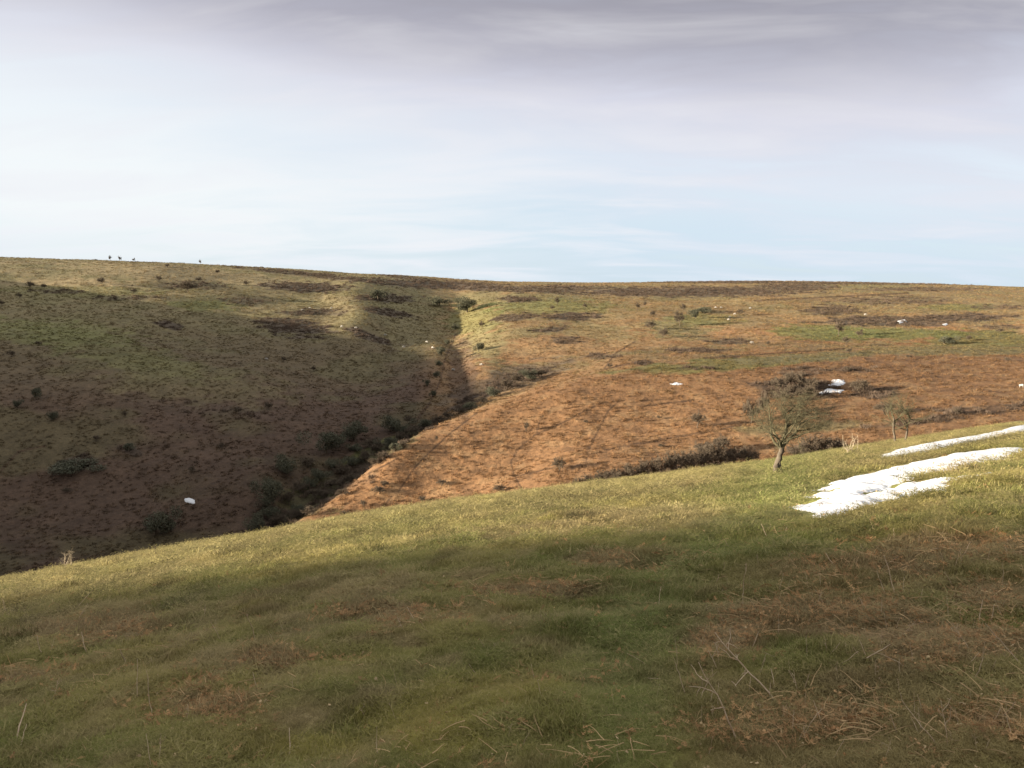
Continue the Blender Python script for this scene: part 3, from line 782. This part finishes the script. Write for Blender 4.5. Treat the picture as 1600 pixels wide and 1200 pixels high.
def twigs(T, pts, r0, depth, rd, L_, bias, kids, wmin):
    """side shoots along a limb, each carrying finer ones"""
    for i in range(kids):
        f = rd.uniform(.15, 1) ** .8; p = lerp_pts(pts, f)
        ax = (pts[-1] - pts[0]).normalized()
        d = Vector((rd.gauss(0, 1), rd.gauss(0, 1), rd.gauss(.15, .8)))
        d = (d.normalized() * .95 + ax * .6 + bias).normalized()
        l = L_ * rd.uniform(.45, 1.15)
        q = curve(p, p + d * l, .32, 4, rd)
        rr = r0 * (1 - .6 * f) * .6
        rr = max(rr, wmin)
        if depth <= 0:
            for j in range(len(q) - 1): T.sliver(q[j], q[j + 1] + (q[j + 1] - q[j]) * .15, wmin)
        else:
            T.tube(q, [rr * (1 - .75 * k / 4) for k in range(5)], 4 if depth > 1 else 3)
            twigs(T, q, rr, depth - 1, rd, L_ * .58, bias, max(3, int(kids * (.85 if depth > 1 else 1.0))), wmin)

def hit_obj(px, py, far=False):
    x, y, z = hit(px, py, far=far); return Vector((x, y, z))

# main hawthorn: limbs follow the tree in the photograph
rd = random.Random(11)
base_p = hit_obj(1213, 743)
S_ = base_p.y / F                      # metres per picture unit there
print('tree at', base_p, 'scale', S_)
tree = empty('hawthorn_tree', base_p)
tag(tree, 'large lone bare hawthorn with gnarled leaning trunk, left of the snow on the grass slope', 'tree')
def L2(a, b, dep=0): return Vector(((a - 495) / 6 * S_, dep, (1090 - b) / 6 * S_))
tr = Tubes()
tk = [L2(500, 1112), L2(496, 1075), L2(488, 1040), L2(500, 1000, .03), L2(502, 965, .05), L2(522, 930, .03), L2(520, 890, 0), L2(540, 855, .01), L2(532, 815, 0)]
tr.tube(tk, [.19, .135, .105, .125, .09, .112, .085, .105, .08], 10)
tr.tube([L2(535, 1070, -.02), L2(525, 1020, 0), L2(520, 960, .01)], [.09, .07, .05], 7)      # root flare on the right
tr.tube([L2(455, 1092, -.08), L2(485, 1055, -.03), L2(495, 1000, 0)], [.05, .06, .05], 6)
limbs = [
 ([(530, 835, 0), (470, 770, .1), (440, 700, .15), (440, 600, .2), (420, 520, .1), (400, 440, .0)], .06),
 ([(530, 820, 0), (490, 740, -.3), (430, 690, -.5), (360, 660, -.6), (290, 620, -.5)], .045),
 ([(540, 820, 0), (560, 740, .2), (585, 650, .2), (575, 560, .1), (560, 470, .0), (540, 410, 0)], .055),
 ([(545, 830, 0), (610, 740, .1), (680, 680, .2), (720, 600, .2), (800, 550, .1), (880, 530, 0)], .06),
 ([(600, 750, .1), (690, 690, -.3), (790, 650, -.5), (860, 610, -.5)], .04),
 ([(560, 770, 0), (620, 660, .6), (660, 560, .8), (700, 470, .8)], .045),
 ([(520, 800, 0), (500, 700, .6), (480, 590, .9), (500, 480, 1.0)], .04),
 ([(520, 800, 0), (530, 690, -.6), (600, 560, -.8), (640, 460, -.8)], .04),
 ([(720, 600, .2), (820, 540, .2), (920, 545, .1), (985, 546, .1)], .025),
 ([(440, 700, .15), (370, 620, .3), (330, 560, .4)], .022),
 ([(585, 650, .2), (680, 560, .2), (760, 500, .2), (850, 475, .2), (900, 490, .1)], .035),
 ([(560, 500, .1), (640, 430, 0), (720, 405, 0), (790, 410, 0)], .03),
 ([(680, 680, .2), (800, 655, .3), (890, 640, .3)], .03),
 ([(600, 640, .2), (620, 540, .3), (640, 450, .3), (620, 390, .3)], .03),
 ([(530, 850, 0), (560, 860, .3), (640, 790, .8), (720, 720, 1.0)], .03),
]
cr_ = Tubes()
for (P, r0) in limbs:
    pts = [L2(a, b, d * .8) for a, b, d in P]
    fine_ = []
    for i in range(len(pts) - 1):
        fine_ += curve(pts[i], pts[i + 1], .12, 3, rd)[:-1]
    fine_.append(pts[-1]); m = len(fine_)
    cr_.tube(fine_, [r0 * (1 - .8 * k / (m - 1)) for k in range(m)], 6)
    twigs(cr_, fine_, r0 * .7, 2, rd, .62, Vector((.14, 0, .05)), 10, .0028)
tr.build('trunk', M_bark, tree); cr_.build('crown', M_twig, tree)
print('main crown faces', len(cr_.Q))

def make_tree(name, seed, H, W, stems, density, mat_c, mat_t, wmin, bias=(0, 0, .1), lean=0.1):
    rd = random.Random(seed); random.seed(seed)
    root = empty(name, (0, 0, 0)); T = Tubes(); C = Tubes()
    for s in range(stems):
        a = rd.uniform(0, 6.28) if stems > 2 else (math.pi * s + .3)
        sp = (.05 + .12 * (stems > 1)) * W
        top = Vector((math.cos(a) * sp + rd.gauss(0, lean) * H * .3, math.sin(a) * sp, H * rd.uniform(.38, .5)))
        b = Vector((math.cos(a) * .03 * W, math.sin(a) * .03 * W, -.12 * H))
        q = curve(b, top, .12, 5, rd)
        T.tube(q, [.036 * H * (1 - .5 * k / 5) / math.sqrt(stems) for k in range(6)], 6)
        for k in range(density[0]):
            aa = rd.uniform(0, 6.28); rr = W * .5 * math.sqrt(rd.random())
            tip = Vector((math.cos(aa) * rr, math.sin(aa) * rr, H * (.95 - .45 * (rr / (W * .5)) ** 2 - rd.uniform(0, .2))))
            p = curve(lerp_pts(q, rd.uniform(.55, 1)), tip, .15, 5, rd)
            C.tube(p, [.014 * H * (1 - .8 * j / 5) / math.sqrt(stems) + wmin * .5 for j in range(6)], 4)
            twigs(C, p, .01 * H, 1, rd, .2 * H, Vector(bias), density[1], wmin)
    T.build('trunk', mat_t, root); C.build('crown', mat_c, root)
    return root

# second tree: two thin stems, by the top snow strip
p = hit_obj(1405, 692); s = p.y / F
t2 = make_tree('hawthorn_tree', 21, 84 * s, 84 * s, 2, (9, 10), M_twig, M_bark, .0032, lean=.2); t2.location = p
tag(t2, 'smaller thin bare hawthorn with two splayed stems, just above the upper snow strip', 'tree')
# dead shrub between them
p = hit_obj(1326, 710); s = p.y / F
T = Tubes(); rd = random.Random(5)
for k in range(9):
    q = curve(Vector((rd.uniform(-14, 12) * s, rd.uniform(-.15, .15), -.05)), Vector((rd.uniform(-20, 16) * s, rd.uniform(-.3, .3), rd.uniform(10, 32) * s)), .3, 5, rd)
    T.tube(q, [.02 * (1 - .7 * j / 5) for j in range(6)], 4); twigs(T, q, .01, 1, rd, 8 * s, Vector((0, 0, 0)), 4, .004)
o = T.build('dead_shrub', M_pale); o.location = p
tag(o, 'low dead shrub of pale broken twigs between the two hawthorns', 'shrub')
# saplings on the brow, far left
p = hit_obj(107, 890); p = Vector((p.x * 1.03, p.y * 1.03, height(np.array([p.x * 1.03]), np.array([p.y * 1.03]))[0][0])); s = p.y / F
t3 = make_tree('sapling', 31, 40 * s, 26 * s, 2, (4, 6), M_pale, M_pale, .003); t3.location = p
tag(t3, 'pale yellowish bare sapling on the crest at the far left', 'sapling')
p = hit_obj(243, 869); s = p.y / F
t4 = make_tree('sapling', 32, 20 * s, 7 * s, 1, (3, 4), M_scrub, M_scrub, .003); t4.location = p
tag(t4, 'tiny thin dark sapling standing on the crest right of the pale one', 'sapling')

# far scrub: prototypes, then copies
PR = {}
def proto(kind, i):
    if (kind, i) in PR: return PR[(kind, i)], False
    if kind == 'bare': o = make_tree('thorn_bush', 40 + i, 1.0, 1.15, 3, (8, 8), M_scrub, M_scrub, .011, lean=.3)
    elif kind == 'tree': o = make_tree('hawthorn_tree', 60 + i, 1.0, .95, 1, (14, 9), M_scrub, M_scrub, .010, lean=.2)
    else:                  # dense evergreen holly or gorse
        rd = random.Random(80 + i); random.seed(80 + i); o = empty('evergreen_bush', (0, 0, 0)); T = Tubes(); C = Tubes()
        T.tube([Vector((0, 0, -.15)), Vector((.02, 0, .2)), Vector((0, .03, .6))], [.05, .04, .02], 6)
        lumps = [(Vector((rd.gauss(0, .24), rd.gauss(0, .24), rd.uniform(.25, .72))), rd.uniform(.16, .3)) for k in range(11)]
        for c, q in lumps:
            for k in range(300):
                d = Vector((rd.gauss(0, 1), rd.gauss(0, 1), rd.gauss(0, 1))).normalized() * q * rd.uniform(.5, 1.08)
                p = c + d; p.z = max(p.z, -.05)
                C.sliver(p, p + Vector((rd.gauss(0, 1), rd.gauss(0, 1), rd.gauss(.3, 1))).normalized() * rd.uniform(.03, .08), .018)
        T.build('trunk', M_scrub, o); C.build('crown', M_dark, o)
    PR[(kind, i)] = o; return o, True
def plant(kind, px, py, hpx, wpx, label, group=None, cat=None):
    i = random.Random(px * 7 + py).randrange(5)
    o, first = proto(kind, i)
    p = hit_obj(px, py, far=True); s = p.y / F
    rz = random.Random(px).uniform(0, 6.28)
    sc = (wpx * s / (1.0 if kind != 'bare' else 1.1),) * 2 + (hpx * s * 1.05,)
    if first: o.location = p; o.rotation_euler = (0, 0, rz); o.scale = sc
    else: o = dup(o, p, rz, sc)
    tag(o, label, cat or {'bare': 'bush', 'tree': 'tree', 'ever': 'bush'}[kind], group)
    if not group and 'group' in o: del o['group']
    return o
random.seed(99)
G1 = 'tiny bare trees on the left skyline'
for (a, b, h, w, lb) in [(172, 405, 8, 6, 'leftmost tiny bare tree of the trio standing on the left skyline'), (187, 406, 8, 6, 'middle tiny bare tree of the trio on the left skyline'), (209, 407, 6, 5, 'right hand tiny tree of the trio on the left skyline'), (313, 413, 7, 5, 'lone tiny tree on the skyline right of the trio')]:
    plant('tree', a, b, h, w, lb, G1)
named = [
 ('ever', 730, 488, 25, 30, 'biggest round dark bush at the head of the shadowed gully below the skyline'),
 ('ever', 686, 477, 17, 32, 'wide dark bush directly left of the biggest round one at the gully head'),
 ('ever', 590, 469, 17, 30, 'round dark bush on the upper left hill, left of the gully head bushes'),
 ('ever', 748, 549, 17, 15, 'small round bush on the lit edge of the gully, below its head'),
 ('bare', 295, 456, 18, 26, 'scraggy brown bush high on the left hill under the lone skyline tree'),
 ('ever', 120, 738, 22, 66, 'long low black bush lying across the shaded left hillside'),
 ('ever', 201, 706, 14, 18, 'small dark round bush above and right of the long low black bush'),
 ('ever', 242, 836, 50, 46, 'large dark green bush at the foot of the shaded hillside below the little snow patch'),
 ('ever', 510, 708, 36, 46, 'large dark bush, lowest of three in a row above the stream'),
 ('ever', 555, 690, 32, 36, 'middle dark bush of three in a row above the stream'),
 ('ever', 614, 674, 26, 28, 'uppermost dark bush of three in a row above the stream'),
 ('ever', 449, 742, 34, 34, 'dark bush standing by the stream, left of the three in a row'),
 ('ever', 425, 796, 50, 40, 'tall dark bush lowest along the stream, near the grass crest'),
 ('tree', 1090, 669, 28, 27, 'single dark little tree standing on the rusty spur left of the big hawthorn'),
 ('tree', 822, 675, 16, 13, 'tiny bare tree at the bend of the track on the rusty spur'),
 ('bare', 873, 736, 24, 22, 'grey bare bush low on the rusty spur right of the forked track'),
 ('bare', 591, 773, 14, 22, 'little grey bush near the lit tip of the rusty spur'),
 ('bare', 540, 811, 14, 20, 'little bush at the lowest tip of the lit spur just over the grass crest'),
 ('tree', 1062, 510, 26, 20, 'greenish tree, tallest of the loose group in the middle of the far slope'),
 ('tree', 1067, 487, 14, 11, 'small tree just above the greenish tree on the far slope'),
 ('ever', 1087, 498, 15, 19, 'round grey bush right of the greenish tree on the far slope'),
 ('ever', 1101, 489, 12, 20, 'upper grey bush of the pair right of the greenish tree'),
 ('tree', 1310, 526, 25, 18, 'thin tree at the left end of the green terrace on the right hillside'),
 ('tree', 1322, 540, 16, 15, 'thin tree just below the one at the left end of the green terrace'),
 ('tree', 1343, 528, 14, 14, 'thin tree right of the pair at the left end of the green terrace'),
 ('ever', 1475, 537, 15, 26, 'round dark bush alone on the green terrace at the right'),
 ('bare', 1514, 532, 8, 10, 'tiny bush right of the round dark bush on the green terrace'),
 ('tree', 871, 477, 13, 11, 'small tree right of the gully head just under the heather band'),
 ('tree', 914, 482, 8, 9, 'tiny bush above the middle heather band on the far slope'),
 ('tree', 996, 485, 13, 10, 'left one of two small trees high on the middle of the far slope'),
 ('tree', 1008, 480, 10, 8, 'right one of two small trees high on the middle of the far slope'),
 ('bare', 1016, 515, 16, 16, 'brown bush left of the greenish tree on the far slope'),
 ('bare', 1037, 528, 18, 14, 'brown bush just below and left of the greenish tree'),
 ('bare', 1172, 662, 44, 26, 'bare brown bush directly behind the left side of the big hawthorn'),
 ('bare', 1192, 650, 44, 18, 'upright bare bush behind the top left of the big hawthorn'),
 ('bare', 1385, 648, 20, 40, 'low brown scrub bush to the right of the small snow patches on the spur'),
 ('bare', 1345, 614, 22, 34, 'scrub bush beside the right edge of the small snow patches on the spur'),
 ('ever', 57, 625, 20, 16, 'dark bush half way down the shaded left hillside near the frame edge'),
 ('ever', 28, 638, 14, 13, 'smaller dark bush below and left of the one half way down the shaded hillside'),
 ('ever', 82, 656, 18, 16, 'lowest of three dark bushes half way down the shaded left hillside'),
]
for (k, a, b, h, w, lb) in named: plant(k, a, b, h, w, lb)
def many(kind, group, label, pts):
    for n_, (a, b, h, w) in enumerate(pts): plant(kind if kind != 'mixed' else ('ever' if n_ % 3 == 0 else 'bare'), a, b, h, w, label, group)
many('bare', 'bare thorn bushes in the hollow behind the grass crest', 'bare brown thorn bush in the hedge-like row just behind the grass crest', [(905, 768, 24, 22), (922, 764, 26, 26), (940, 762, 28, 28), (960, 760, 32, 30), (982, 756, 34, 32), (1004, 752, 36, 32), (1026, 750, 38, 34), (1050, 746, 42, 36), (1074, 742, 44, 38), (1096, 738, 48, 40), (1120, 735, 46, 40), (1146, 731, 38, 38), (1170, 727, 34, 34), (1245, 718, 30, 34), (1264, 714, 36, 34), (1286, 712, 36, 34), (1306, 707, 26, 30), (1100, 712, 26, 34), (1128, 707, 26, 34)])
many('bare', 'bare bushes round the small snow patches on the spur', 'bare brown scrub bush in the thicket left of the small snow patches', [(1216, 612, 26, 26), (1234, 608, 28, 28), (1252, 610, 30, 28), (1268, 612, 26, 26), (1240, 622, 22, 30), (1262, 624, 22, 28), (1222, 626, 20, 26)])
many('mixed', 'dark scrub along the shaded stream', 'dark scrub bush in the tangled line along the shaded stream', [(405, 832, 30, 30), (436, 822, 26, 30), (452, 790, 24, 28), (470, 802, 20, 26), (470, 770, 22, 26), (492, 782, 20, 28), (500, 750, 22, 28), (520, 765, 20, 28), (535, 742, 20, 28), (552, 726, 18, 26), (572, 722, 20, 26), (588, 706, 18, 24), (606, 700, 18, 24), (626, 690, 16, 22), (645, 680, 18, 24), (662, 670, 16, 22), (684, 664, 18, 22), (700, 655, 14, 18), (560, 705, 14, 22), (640, 662, 14, 18), (718, 647, 12, 18), (420, 812, 26, 30), (462, 812, 20, 30), (484, 806, 16, 28), (484, 764, 20, 26), (512, 778, 16, 26), (545, 756, 16, 26), (520, 735, 18, 24), (586, 728, 14, 22), (600, 718, 14, 22), (616, 706, 14, 20), (630, 700, 12, 20), (575, 700, 14, 22), (626, 676, 14, 20), (530, 700, 18, 26), (480, 730, 18, 26), (428, 770, 24, 28), (412, 800, 24, 28), (536, 775, 12, 20)])
many('ever', 'little bushes down the main gully', 'little dark bush on the line of the shaded gully', [(690, 556, 15, 13), (688, 572, 12, 10), (683, 590, 12, 10), (668, 604, 12, 10), (700, 540, 10, 10), (676, 620, 12, 10), (712, 515, 10, 10)])
many('mixed', 'low bushes in the side gully behind the spur', 'low grey green bush in the side gully behind the rusty spur', [(772, 620, 16, 24), (790, 610, 18, 26), (808, 600, 18, 26), (826, 594, 18, 26), (845, 590, 14, 24), (752, 632, 14, 22), (735, 640, 14, 20)])
many('bare', 'small bushes scattered over the upper left hill', 'small brown bush dotted over the lit upper left hillside', [(47, 450, 12, 12), (68, 451, 8, 10), (30, 466, 9, 9), (3, 477, 9, 9), (158, 444, 12, 11), (180, 470, 8, 9), (209, 458, 8, 9), (248, 440, 9, 10), (310, 440, 8, 9), (385, 446, 8, 10), (340, 428, 7, 8), (262, 418, 6, 7)])
many('bare', 'small dark bushes scattered over the shaded left hill', 'small dark bush dotted over the shaded left hillside', [(17, 558, 12, 12), (195, 652, 10, 10), (372, 646, 12, 14), (420, 640, 14, 14), (150, 690, 10, 12), (105, 770, 10, 14), (300, 740, 12, 14), (345, 700, 10, 12), (60, 540, 8, 10), (490, 580, 8, 9), (443, 566, 9, 9)])
many('bare', 'small bushes scattered over the far right slopes', 'small brown bush dotted over the far right slopes', [(953, 575, 8, 9), (1325, 580, 8, 12), (1327, 552, 8, 10), (1157, 492, 10, 12), (1020, 495, 10, 10), (863, 484, 7, 8), (1130, 560, 7, 8), (1562, 520, 8, 12), (1200, 540, 7, 8), (1420, 560, 7, 9), (1575, 565, 8, 10), (753, 512, 12, 9)])
many('bare', 'small bushes scattered over the rusty spur', 'small grey bush dotted over the lit rusty spur', [(575, 806, 12, 13), (568, 792, 12, 12), (682, 690, 9, 7), (601, 762, 12, 14), (915, 662, 7, 8), (690, 760, 12, 16), (660, 785, 10, 16), (1033, 700, 8, 10), (780, 770, 14, 20), (1495, 648, 12, 16), (1030, 655, 7, 8)])

# ------------------------------------------------------------------ small snow patches
snow_patch('short bright bar of snow alone low on the shaded left hillside', [(289, 780), (296, 779), (304, 783), (304, 787), (297, 786), (290, 784)], .15, warp=.08, wl=1.0, far=True)
GQ = 'small snow patches in the scrub on the spur'
snow_patch('lower bright snow sliver beside the thicket on the spur', [(1279, 614), (1292, 608), (1305, 609), (1318, 610), (1311, 614), (1296, 614), (1284, 617)], .2, warp=.25, wl=1.6, group=GQ, far=True)
snow_patch('upper broken snow patch beside the thicket on the spur', [(1297, 600), (1304, 594), (1318, 594), (1321, 599), (1310, 603), (1300, 604)], .15, warp=.7, wl=1.6, group=GQ, far=True)
snow_patch('thin snow sliver in the middle of the lit rusty spur', [(1047, 600), (1058, 598), (1066, 600), (1058, 602)], .12, warp=.4, wl=1.5, far=True)
snow_patch('small snow patch in the long heather band on the right hillside', [(1403, 502), (1414, 499), (1417, 503), (1406, 505)], .2, warp=.3, wl=2, far=True)
snow_patch('tiny snow patch in the right part of the long heather band', [(1472, 507), (1479, 505), (1481, 507), (1475, 509)], .2, warp=.3, wl=2, far=True)

# ------------------------------------------------------------------ sheep
def make_sheep():
    me = bpy.data.meshes.new('sheep')
    J = [((0, 0, .62), .24), ((.28, 0, .64), .23), ((-.3, 0, .63), .24), ((-.46, 0, .62), .14), ((.45, 0, .66), .15), ((.58, 0, .58), .09), ((.68, 0, .42), .085), ((.78, 0, .3), .055)]
    E = [(0, 1), (0, 2), (2, 3), (1, 4), (4, 5), (5, 6), (6, 7)]
    def add(p, r_, par): J.append((p, r_)); E.append((par, len(J) - 1)); return len(J) - 1
    for sg in (-1, 1):
        a = add((.30, sg * .12, .42), .08, 1); a = add((.29, sg * .12, .24), .04, a); add((.31, sg * .12, 0), .035, a)
        a = add((-.33, sg * .13, .42), .1, 2); a = add((-.40, sg * .13, .25), .042, a); add((-.36, sg * .13, 0), .035, a)
        add((.60, sg * .12, .5), .022, 6)      # ears
    add((-.56, 0, .48), .035, 3)
    me.from_pydata([j[0] for j in J], E, []); o = bpy.data.objects.new('sheep', me); COL.objects.link(o)
    sk = o.modifiers.new('skin', 'SKIN'); o.modifiers.new('sub', 'SUBSURF').render_levels = 1
    if not me.skin_vertices: 
        bpy.context.view_layer.objects.active = o
    for i, (p, r_) in enumerate(J): me.skin_vertices[0].data[i].radius = (r_, r_)
    me.skin_vertices[0].data[0].use_root = True
    dg = bpy.context.evaluated_depsgraph_get(); ev = o.evaluated_get(dg)
    m2 = bpy.data.meshes.new_from_object(ev); m2.name = 'sheep'; o.modifiers.clear(); o.data = m2
    m2.materials.clear(); m2.materials.append(M_fleece)
    m2.polygons.foreach_set('use_smooth', [True] * len(m2.polygons))
    return o
sheep = make_sheep(); first = True
for (a, b, lb, g) in [
  (472, 486, 'left white sheep of the bright pair high on the left hill', 'sheep on the left hill'), (484, 483, 'right white sheep of the bright pair high on the left hill', 'sheep on the left hill'),
  (518, 483, 'white sheep a little right of the bright pair on the left hill', 'sheep on the left hill'), (556, 514, 'white sheep at the left end of the dark heather below the bright pair', 'sheep on the left hill'),
  (534, 512, 'faint sheep just left of the one by the dark heather', 'sheep on the left hill'), (602, 525, 'white sheep above the right end of the dark heather on the left hill', 'sheep on the left hill'),
  (631, 544, 'sheep in the shade below the right end of the dark heather', 'sheep on the left hill'), (667, 536, 'upper sheep of the two in the shade nearest the gully', 'sheep on the left hill'),
  (676, 545, 'lower sheep of the two in the shade nearest the gully', 'sheep on the left hill'), (416, 563, 'lone sheep in the shade in the middle of the left hillside', 'sheep on the left hill'),
  (708, 580, 'sheep standing just right of the gully in the shade', 'sheep by the gully'), (752, 572, 'sheep in sunlight right of the gully', 'sheep by the gully'),
  (1118, 482, 'leftmost sheep of the scattered flock on the far slope', 'flock on the far slope'), (1127, 482, 'brightest upper sheep of the scattered flock on the far slope', 'flock on the far slope'),
  (1148, 492, 'middle sheep of the scattered flock on the far slope', 'flock on the far slope'), (1140, 497, 'sheep just above the lowest one of the scattered flock', 'flock on the far slope'),
  (1138, 501, 'lowest sheep of the scattered flock on the far slope', 'flock on the far slope'), (1172, 483, 'rightmost sheep of the scattered flock on the far slope', 'flock on the far slope'),
  (1175, 537, 'lone sheep below the flock above the green track', 'flock on the far slope'), (1352, 493, 'lone sheep above the long heather band on the right hillside', 'sheep on the right hill'),
  (1596, 606, 'lone sheep at the right frame edge on the brown slope', 'sheep on the right hill')]:
    o = sheep if first else sheep.copy()
    if not first: COL.objects.link(o)
    first = False
    o.location = hit_obj(a, b, far=True); o.rotation_euler = (0, 0, random.Random(a).uniform(-.6, .6) + (math.pi if a % 2 else 0)); o.scale = (.95,) * 3
    tag(o, lb, 'sheep', g)

# ------------------------------------------------------------------ dry stalks in the near turf
def stalk(seed, kind):
    rd = random.Random(seed); T = Tubes(); random.seed(seed)
    lean = Vector((rd.gauss(0, .3), rd.gauss(0, .3), 1)); 
    q = curve(Vector((0, 0, -.03)), lean.normalized() * 1.0, .10, 7, rd)
    T.tube(q, [(.026 if kind == 'short' else .011) * (1 - .5 * k / 7) for k in range(8)], 5)
    if kind == 'fork':
        for f in (.45, .6, .75):
            p = lerp_pts(q, f); d = Vector((rd.gauss(0, 1), rd.gauss(0, 1), rd.uniform(.2, 1.2))).normalized()
            c = curve(p, p + d * rd.uniform(.15, .4), .2, 4, rd); T.tube(c, [.007 * (1 - .6 * k / 4) for k in range(5)], 4)
            for j in range(4):
                p2 = lerp_pts(c, rd.random()); d2 = Vector((rd.gauss(0, 1), rd.gauss(0, 1), rd.gauss(0, 1))).normalized()
                T.tube([p2, p2 + d2 * .06, p2 + d2 * .1 + Vector((0, 0, -.03))], [.006, .005, .002], 3)
    elif kind == 'seed':
        for j in range(14):
            p2 = lerp_pts(q, rd.uniform(.82, 1)); d2 = Vector((rd.gauss(0, 1), rd.gauss(0, 1), rd.uniform(.3, 1.4))).normalized()
            T.tube([p2, p2 + d2 * .045], [.006, .002], 3)
    return T
PS = {}
def put_stalk(px, py, hpx, kind, label, group, flat=None, tilt=None):
    i = random.Random(px * 3 + py).randrange(5); k = (kind, i)
    p = hit_obj(px, py); s = p.length / F
    if k not in PS:
        o = stalk(700 + i * 13 + len(kind), kind).build('dry_stalk', M_straw); PS[k] = o
    else: o = PS[k].copy(); COL.objects.link(o)
    o.location = p; rr = random.Random(px + 7 * py)
    tl_ = rr.gauss(0, .35) if tilt is None else tilt
    o.rotation_euler = (rr.gauss(0, .25), tl_, rr.uniform(0, 6.28) if tilt is None else 0)
    sc = hpx * s / max(.35, math.cos(tl_)); wd = max(sc, .25) * .8
    o.scale = (sc * .9 if kind != 'plain' else sc * .9, sc * .9, sc)
    tag(o, label, 'dry stalk', group)
GT_ = 'dry stalks standing in the near turf'
for (a, b, h, k, tl_, lb) in [
 (402, 1010, 55, 'seed', .05, 'tall single dry stalk standing alone left of centre in the dark turf'),
 (430, 1012, 26, 'plain', -.3, 'short leaning dry stalk just right of the tall single one at left'),
 (214, 1090, 50, 'plain', -.08, 'thin upright dry stalk left of the dark litter patch in the lower left'),
 (237, 1120, 62, 'plain', .02, 'tallest thin dry stalk rising from the lower left litter patch'),
 (236, 1200, 40, 'plain', -.35, 'pale leaning stalk at the bottom edge, lower left'),
 (590, 1186, 44, 'plain', .08, 'single pale upright stalk near the bottom edge left of centre'),
 (572, 1126, 28, 'fork', -.4, 'small forked stalk above the pale upright one at bottom left of centre'),
 (672, 992, 36, 'plain', -.3, 'leaning dry stalk in the middle distance left of centre'),
 (632, 990, 26, 'fork', -.3, 'small tangled stalk left of the leaning one in the middle distance'),
 (816, 1172, 28, 'plain', .5, 'short curved pale stalk near the bottom centre'),
 (968, 1198, 22, 'plain', -.05, 'short stalk on the bottom edge right of centre'),
 (970, 1172, 20, 'plain', -.4, 'short leaning stalk just above the bottom edge right of centre'),
 (1036, 1062, 32, 'plain', -.9, 'pale stalk lying over to the left beside the green track'),
 (1012, 1042, 20, 'plain', -1.0, 'upper pale stalk lying over beside the green track'),
 (1057, 1050, 52, 'plain', -.1, 'upright stalk at the right side of the green track'),
 (1152, 1158, 118, 'fork', -.25, 'longest forked bracken stalk leaning left in the lower right'),
 (1210, 1100, 100, 'fork', -.6, 'long bracken stalk sloping over towards the longest forked one'),
 (1132, 980, 46, 'plain', -.35, 'thin leaning stalk at the left edge of the right hand bracken'),
 (1160, 950, 68, 'seed', .0, 'tall upright stalk at the left edge of the right hand bracken'),
 (1186, 962, 28, 'plain', -.55, 'short slanting stalk beside the tall upright one at right'),
 (1096, 988, 26, 'plain', -.4, 'left short stalk of the slanting pair right of the green track'),
 (1124, 986, 24, 'plain', -.2, 'right short stalk of the slanting pair right of the green track'),
 (1384, 930, 36, 'plain', .0, 'short upright stalk of the pair in the right middle ground'),
 (1398, 930, 56, 'plain', -.03, 'taller upright stalk of the pair in the right middle ground'),
 (1490, 890, 30, 'seed', .05, 'small upright stalk left of the two in the upper right bracken'),
 (1502, 892, 24, 'plain', -.05, 'small stalk right of the other one in the upper right bracken'),
 (1566, 916, 30, 'plain', .0, 'upright stalk near the right edge above the dark hollow'),
 (1568, 972, 32, 'plain', -.25, 'leaning stalk near the right edge beside the dark hollow'),
 (1402, 1000, 34, 'fork', .5, 'forked stalk left of the dark hollow at right'),
 (1388, 996, 36, 'plain', -.1, 'upright stalk beside the forked one left of the dark hollow'),
 (1524, 1065, 60, 'plain', .0, 'upright stalk in the leaf litter at lower right'),
 (1514, 1016, 34, 'fork', -.3, 'small forked stalk above the leaf litter at lower right'),
 (1596, 1040, 56, 'plain', -.6, 'thick pale stalk slanting out of the right edge'),
 (1462, 1172, 62, 'plain', -.55, 'pale stalk slanting left near the bottom right corner'),
 (1480, 1165, 54, 'fork', -.2, 'leaning forked stalk near the bottom right corner'),
 (1500, 1136, 24, 'plain', .0, 'short upright stalk in the bottom right grass'),
 (1574, 1125, 26, 'plain', .05, 'short stalk close to the right edge in the lower right'),
 (1332, 1130, 22, 'plain', .05, 'short reddish stalk among the lower right litter'),
 (1122, 1110, 36, 'seed', .0, 'thin seeded stalk left of the longest forked bracken stalk'),
 (1072, 1090, 60, 'plain', -.2, 'thin tall stalk between the green track and the forked bracken stalk'),
 (1330, 1028, 18, 'plain', .0, 'short stub of stalk in the green patch at right'),
 (1290, 1026, 16, 'plain', -.9, 'pale short stalk lying left of the stub in the green patch'),
 (1416, 1046, 26, 'plain', -1.1, 'pale stalk lying flat above the pink leaf litter'),
 (1216, 1030, 22, 'plain', -.9, 'short pale stalk lying at the middle of the right hand bracken'),
 ]: put_stalk(a, b, h, k, lb, GT_, tilt=tl_)
rs = random.Random(4)
for i in range(190):
    if i < 145: a, b = rs.randint(1090, 1595), rs.randint(830, 1195)
    else: a, b = rs.randint(10, 1050), rs.randint(930, 1195)
    put_stalk(a, b, rs.uniform(8, 22) * (1 + (b - 830) / 500), rs.choice(['plain', 'short', 'short', 'seed', 'fork']), 'short thin dry stalk among the turf and litter' , 'short dry stalks scattered through the turf')
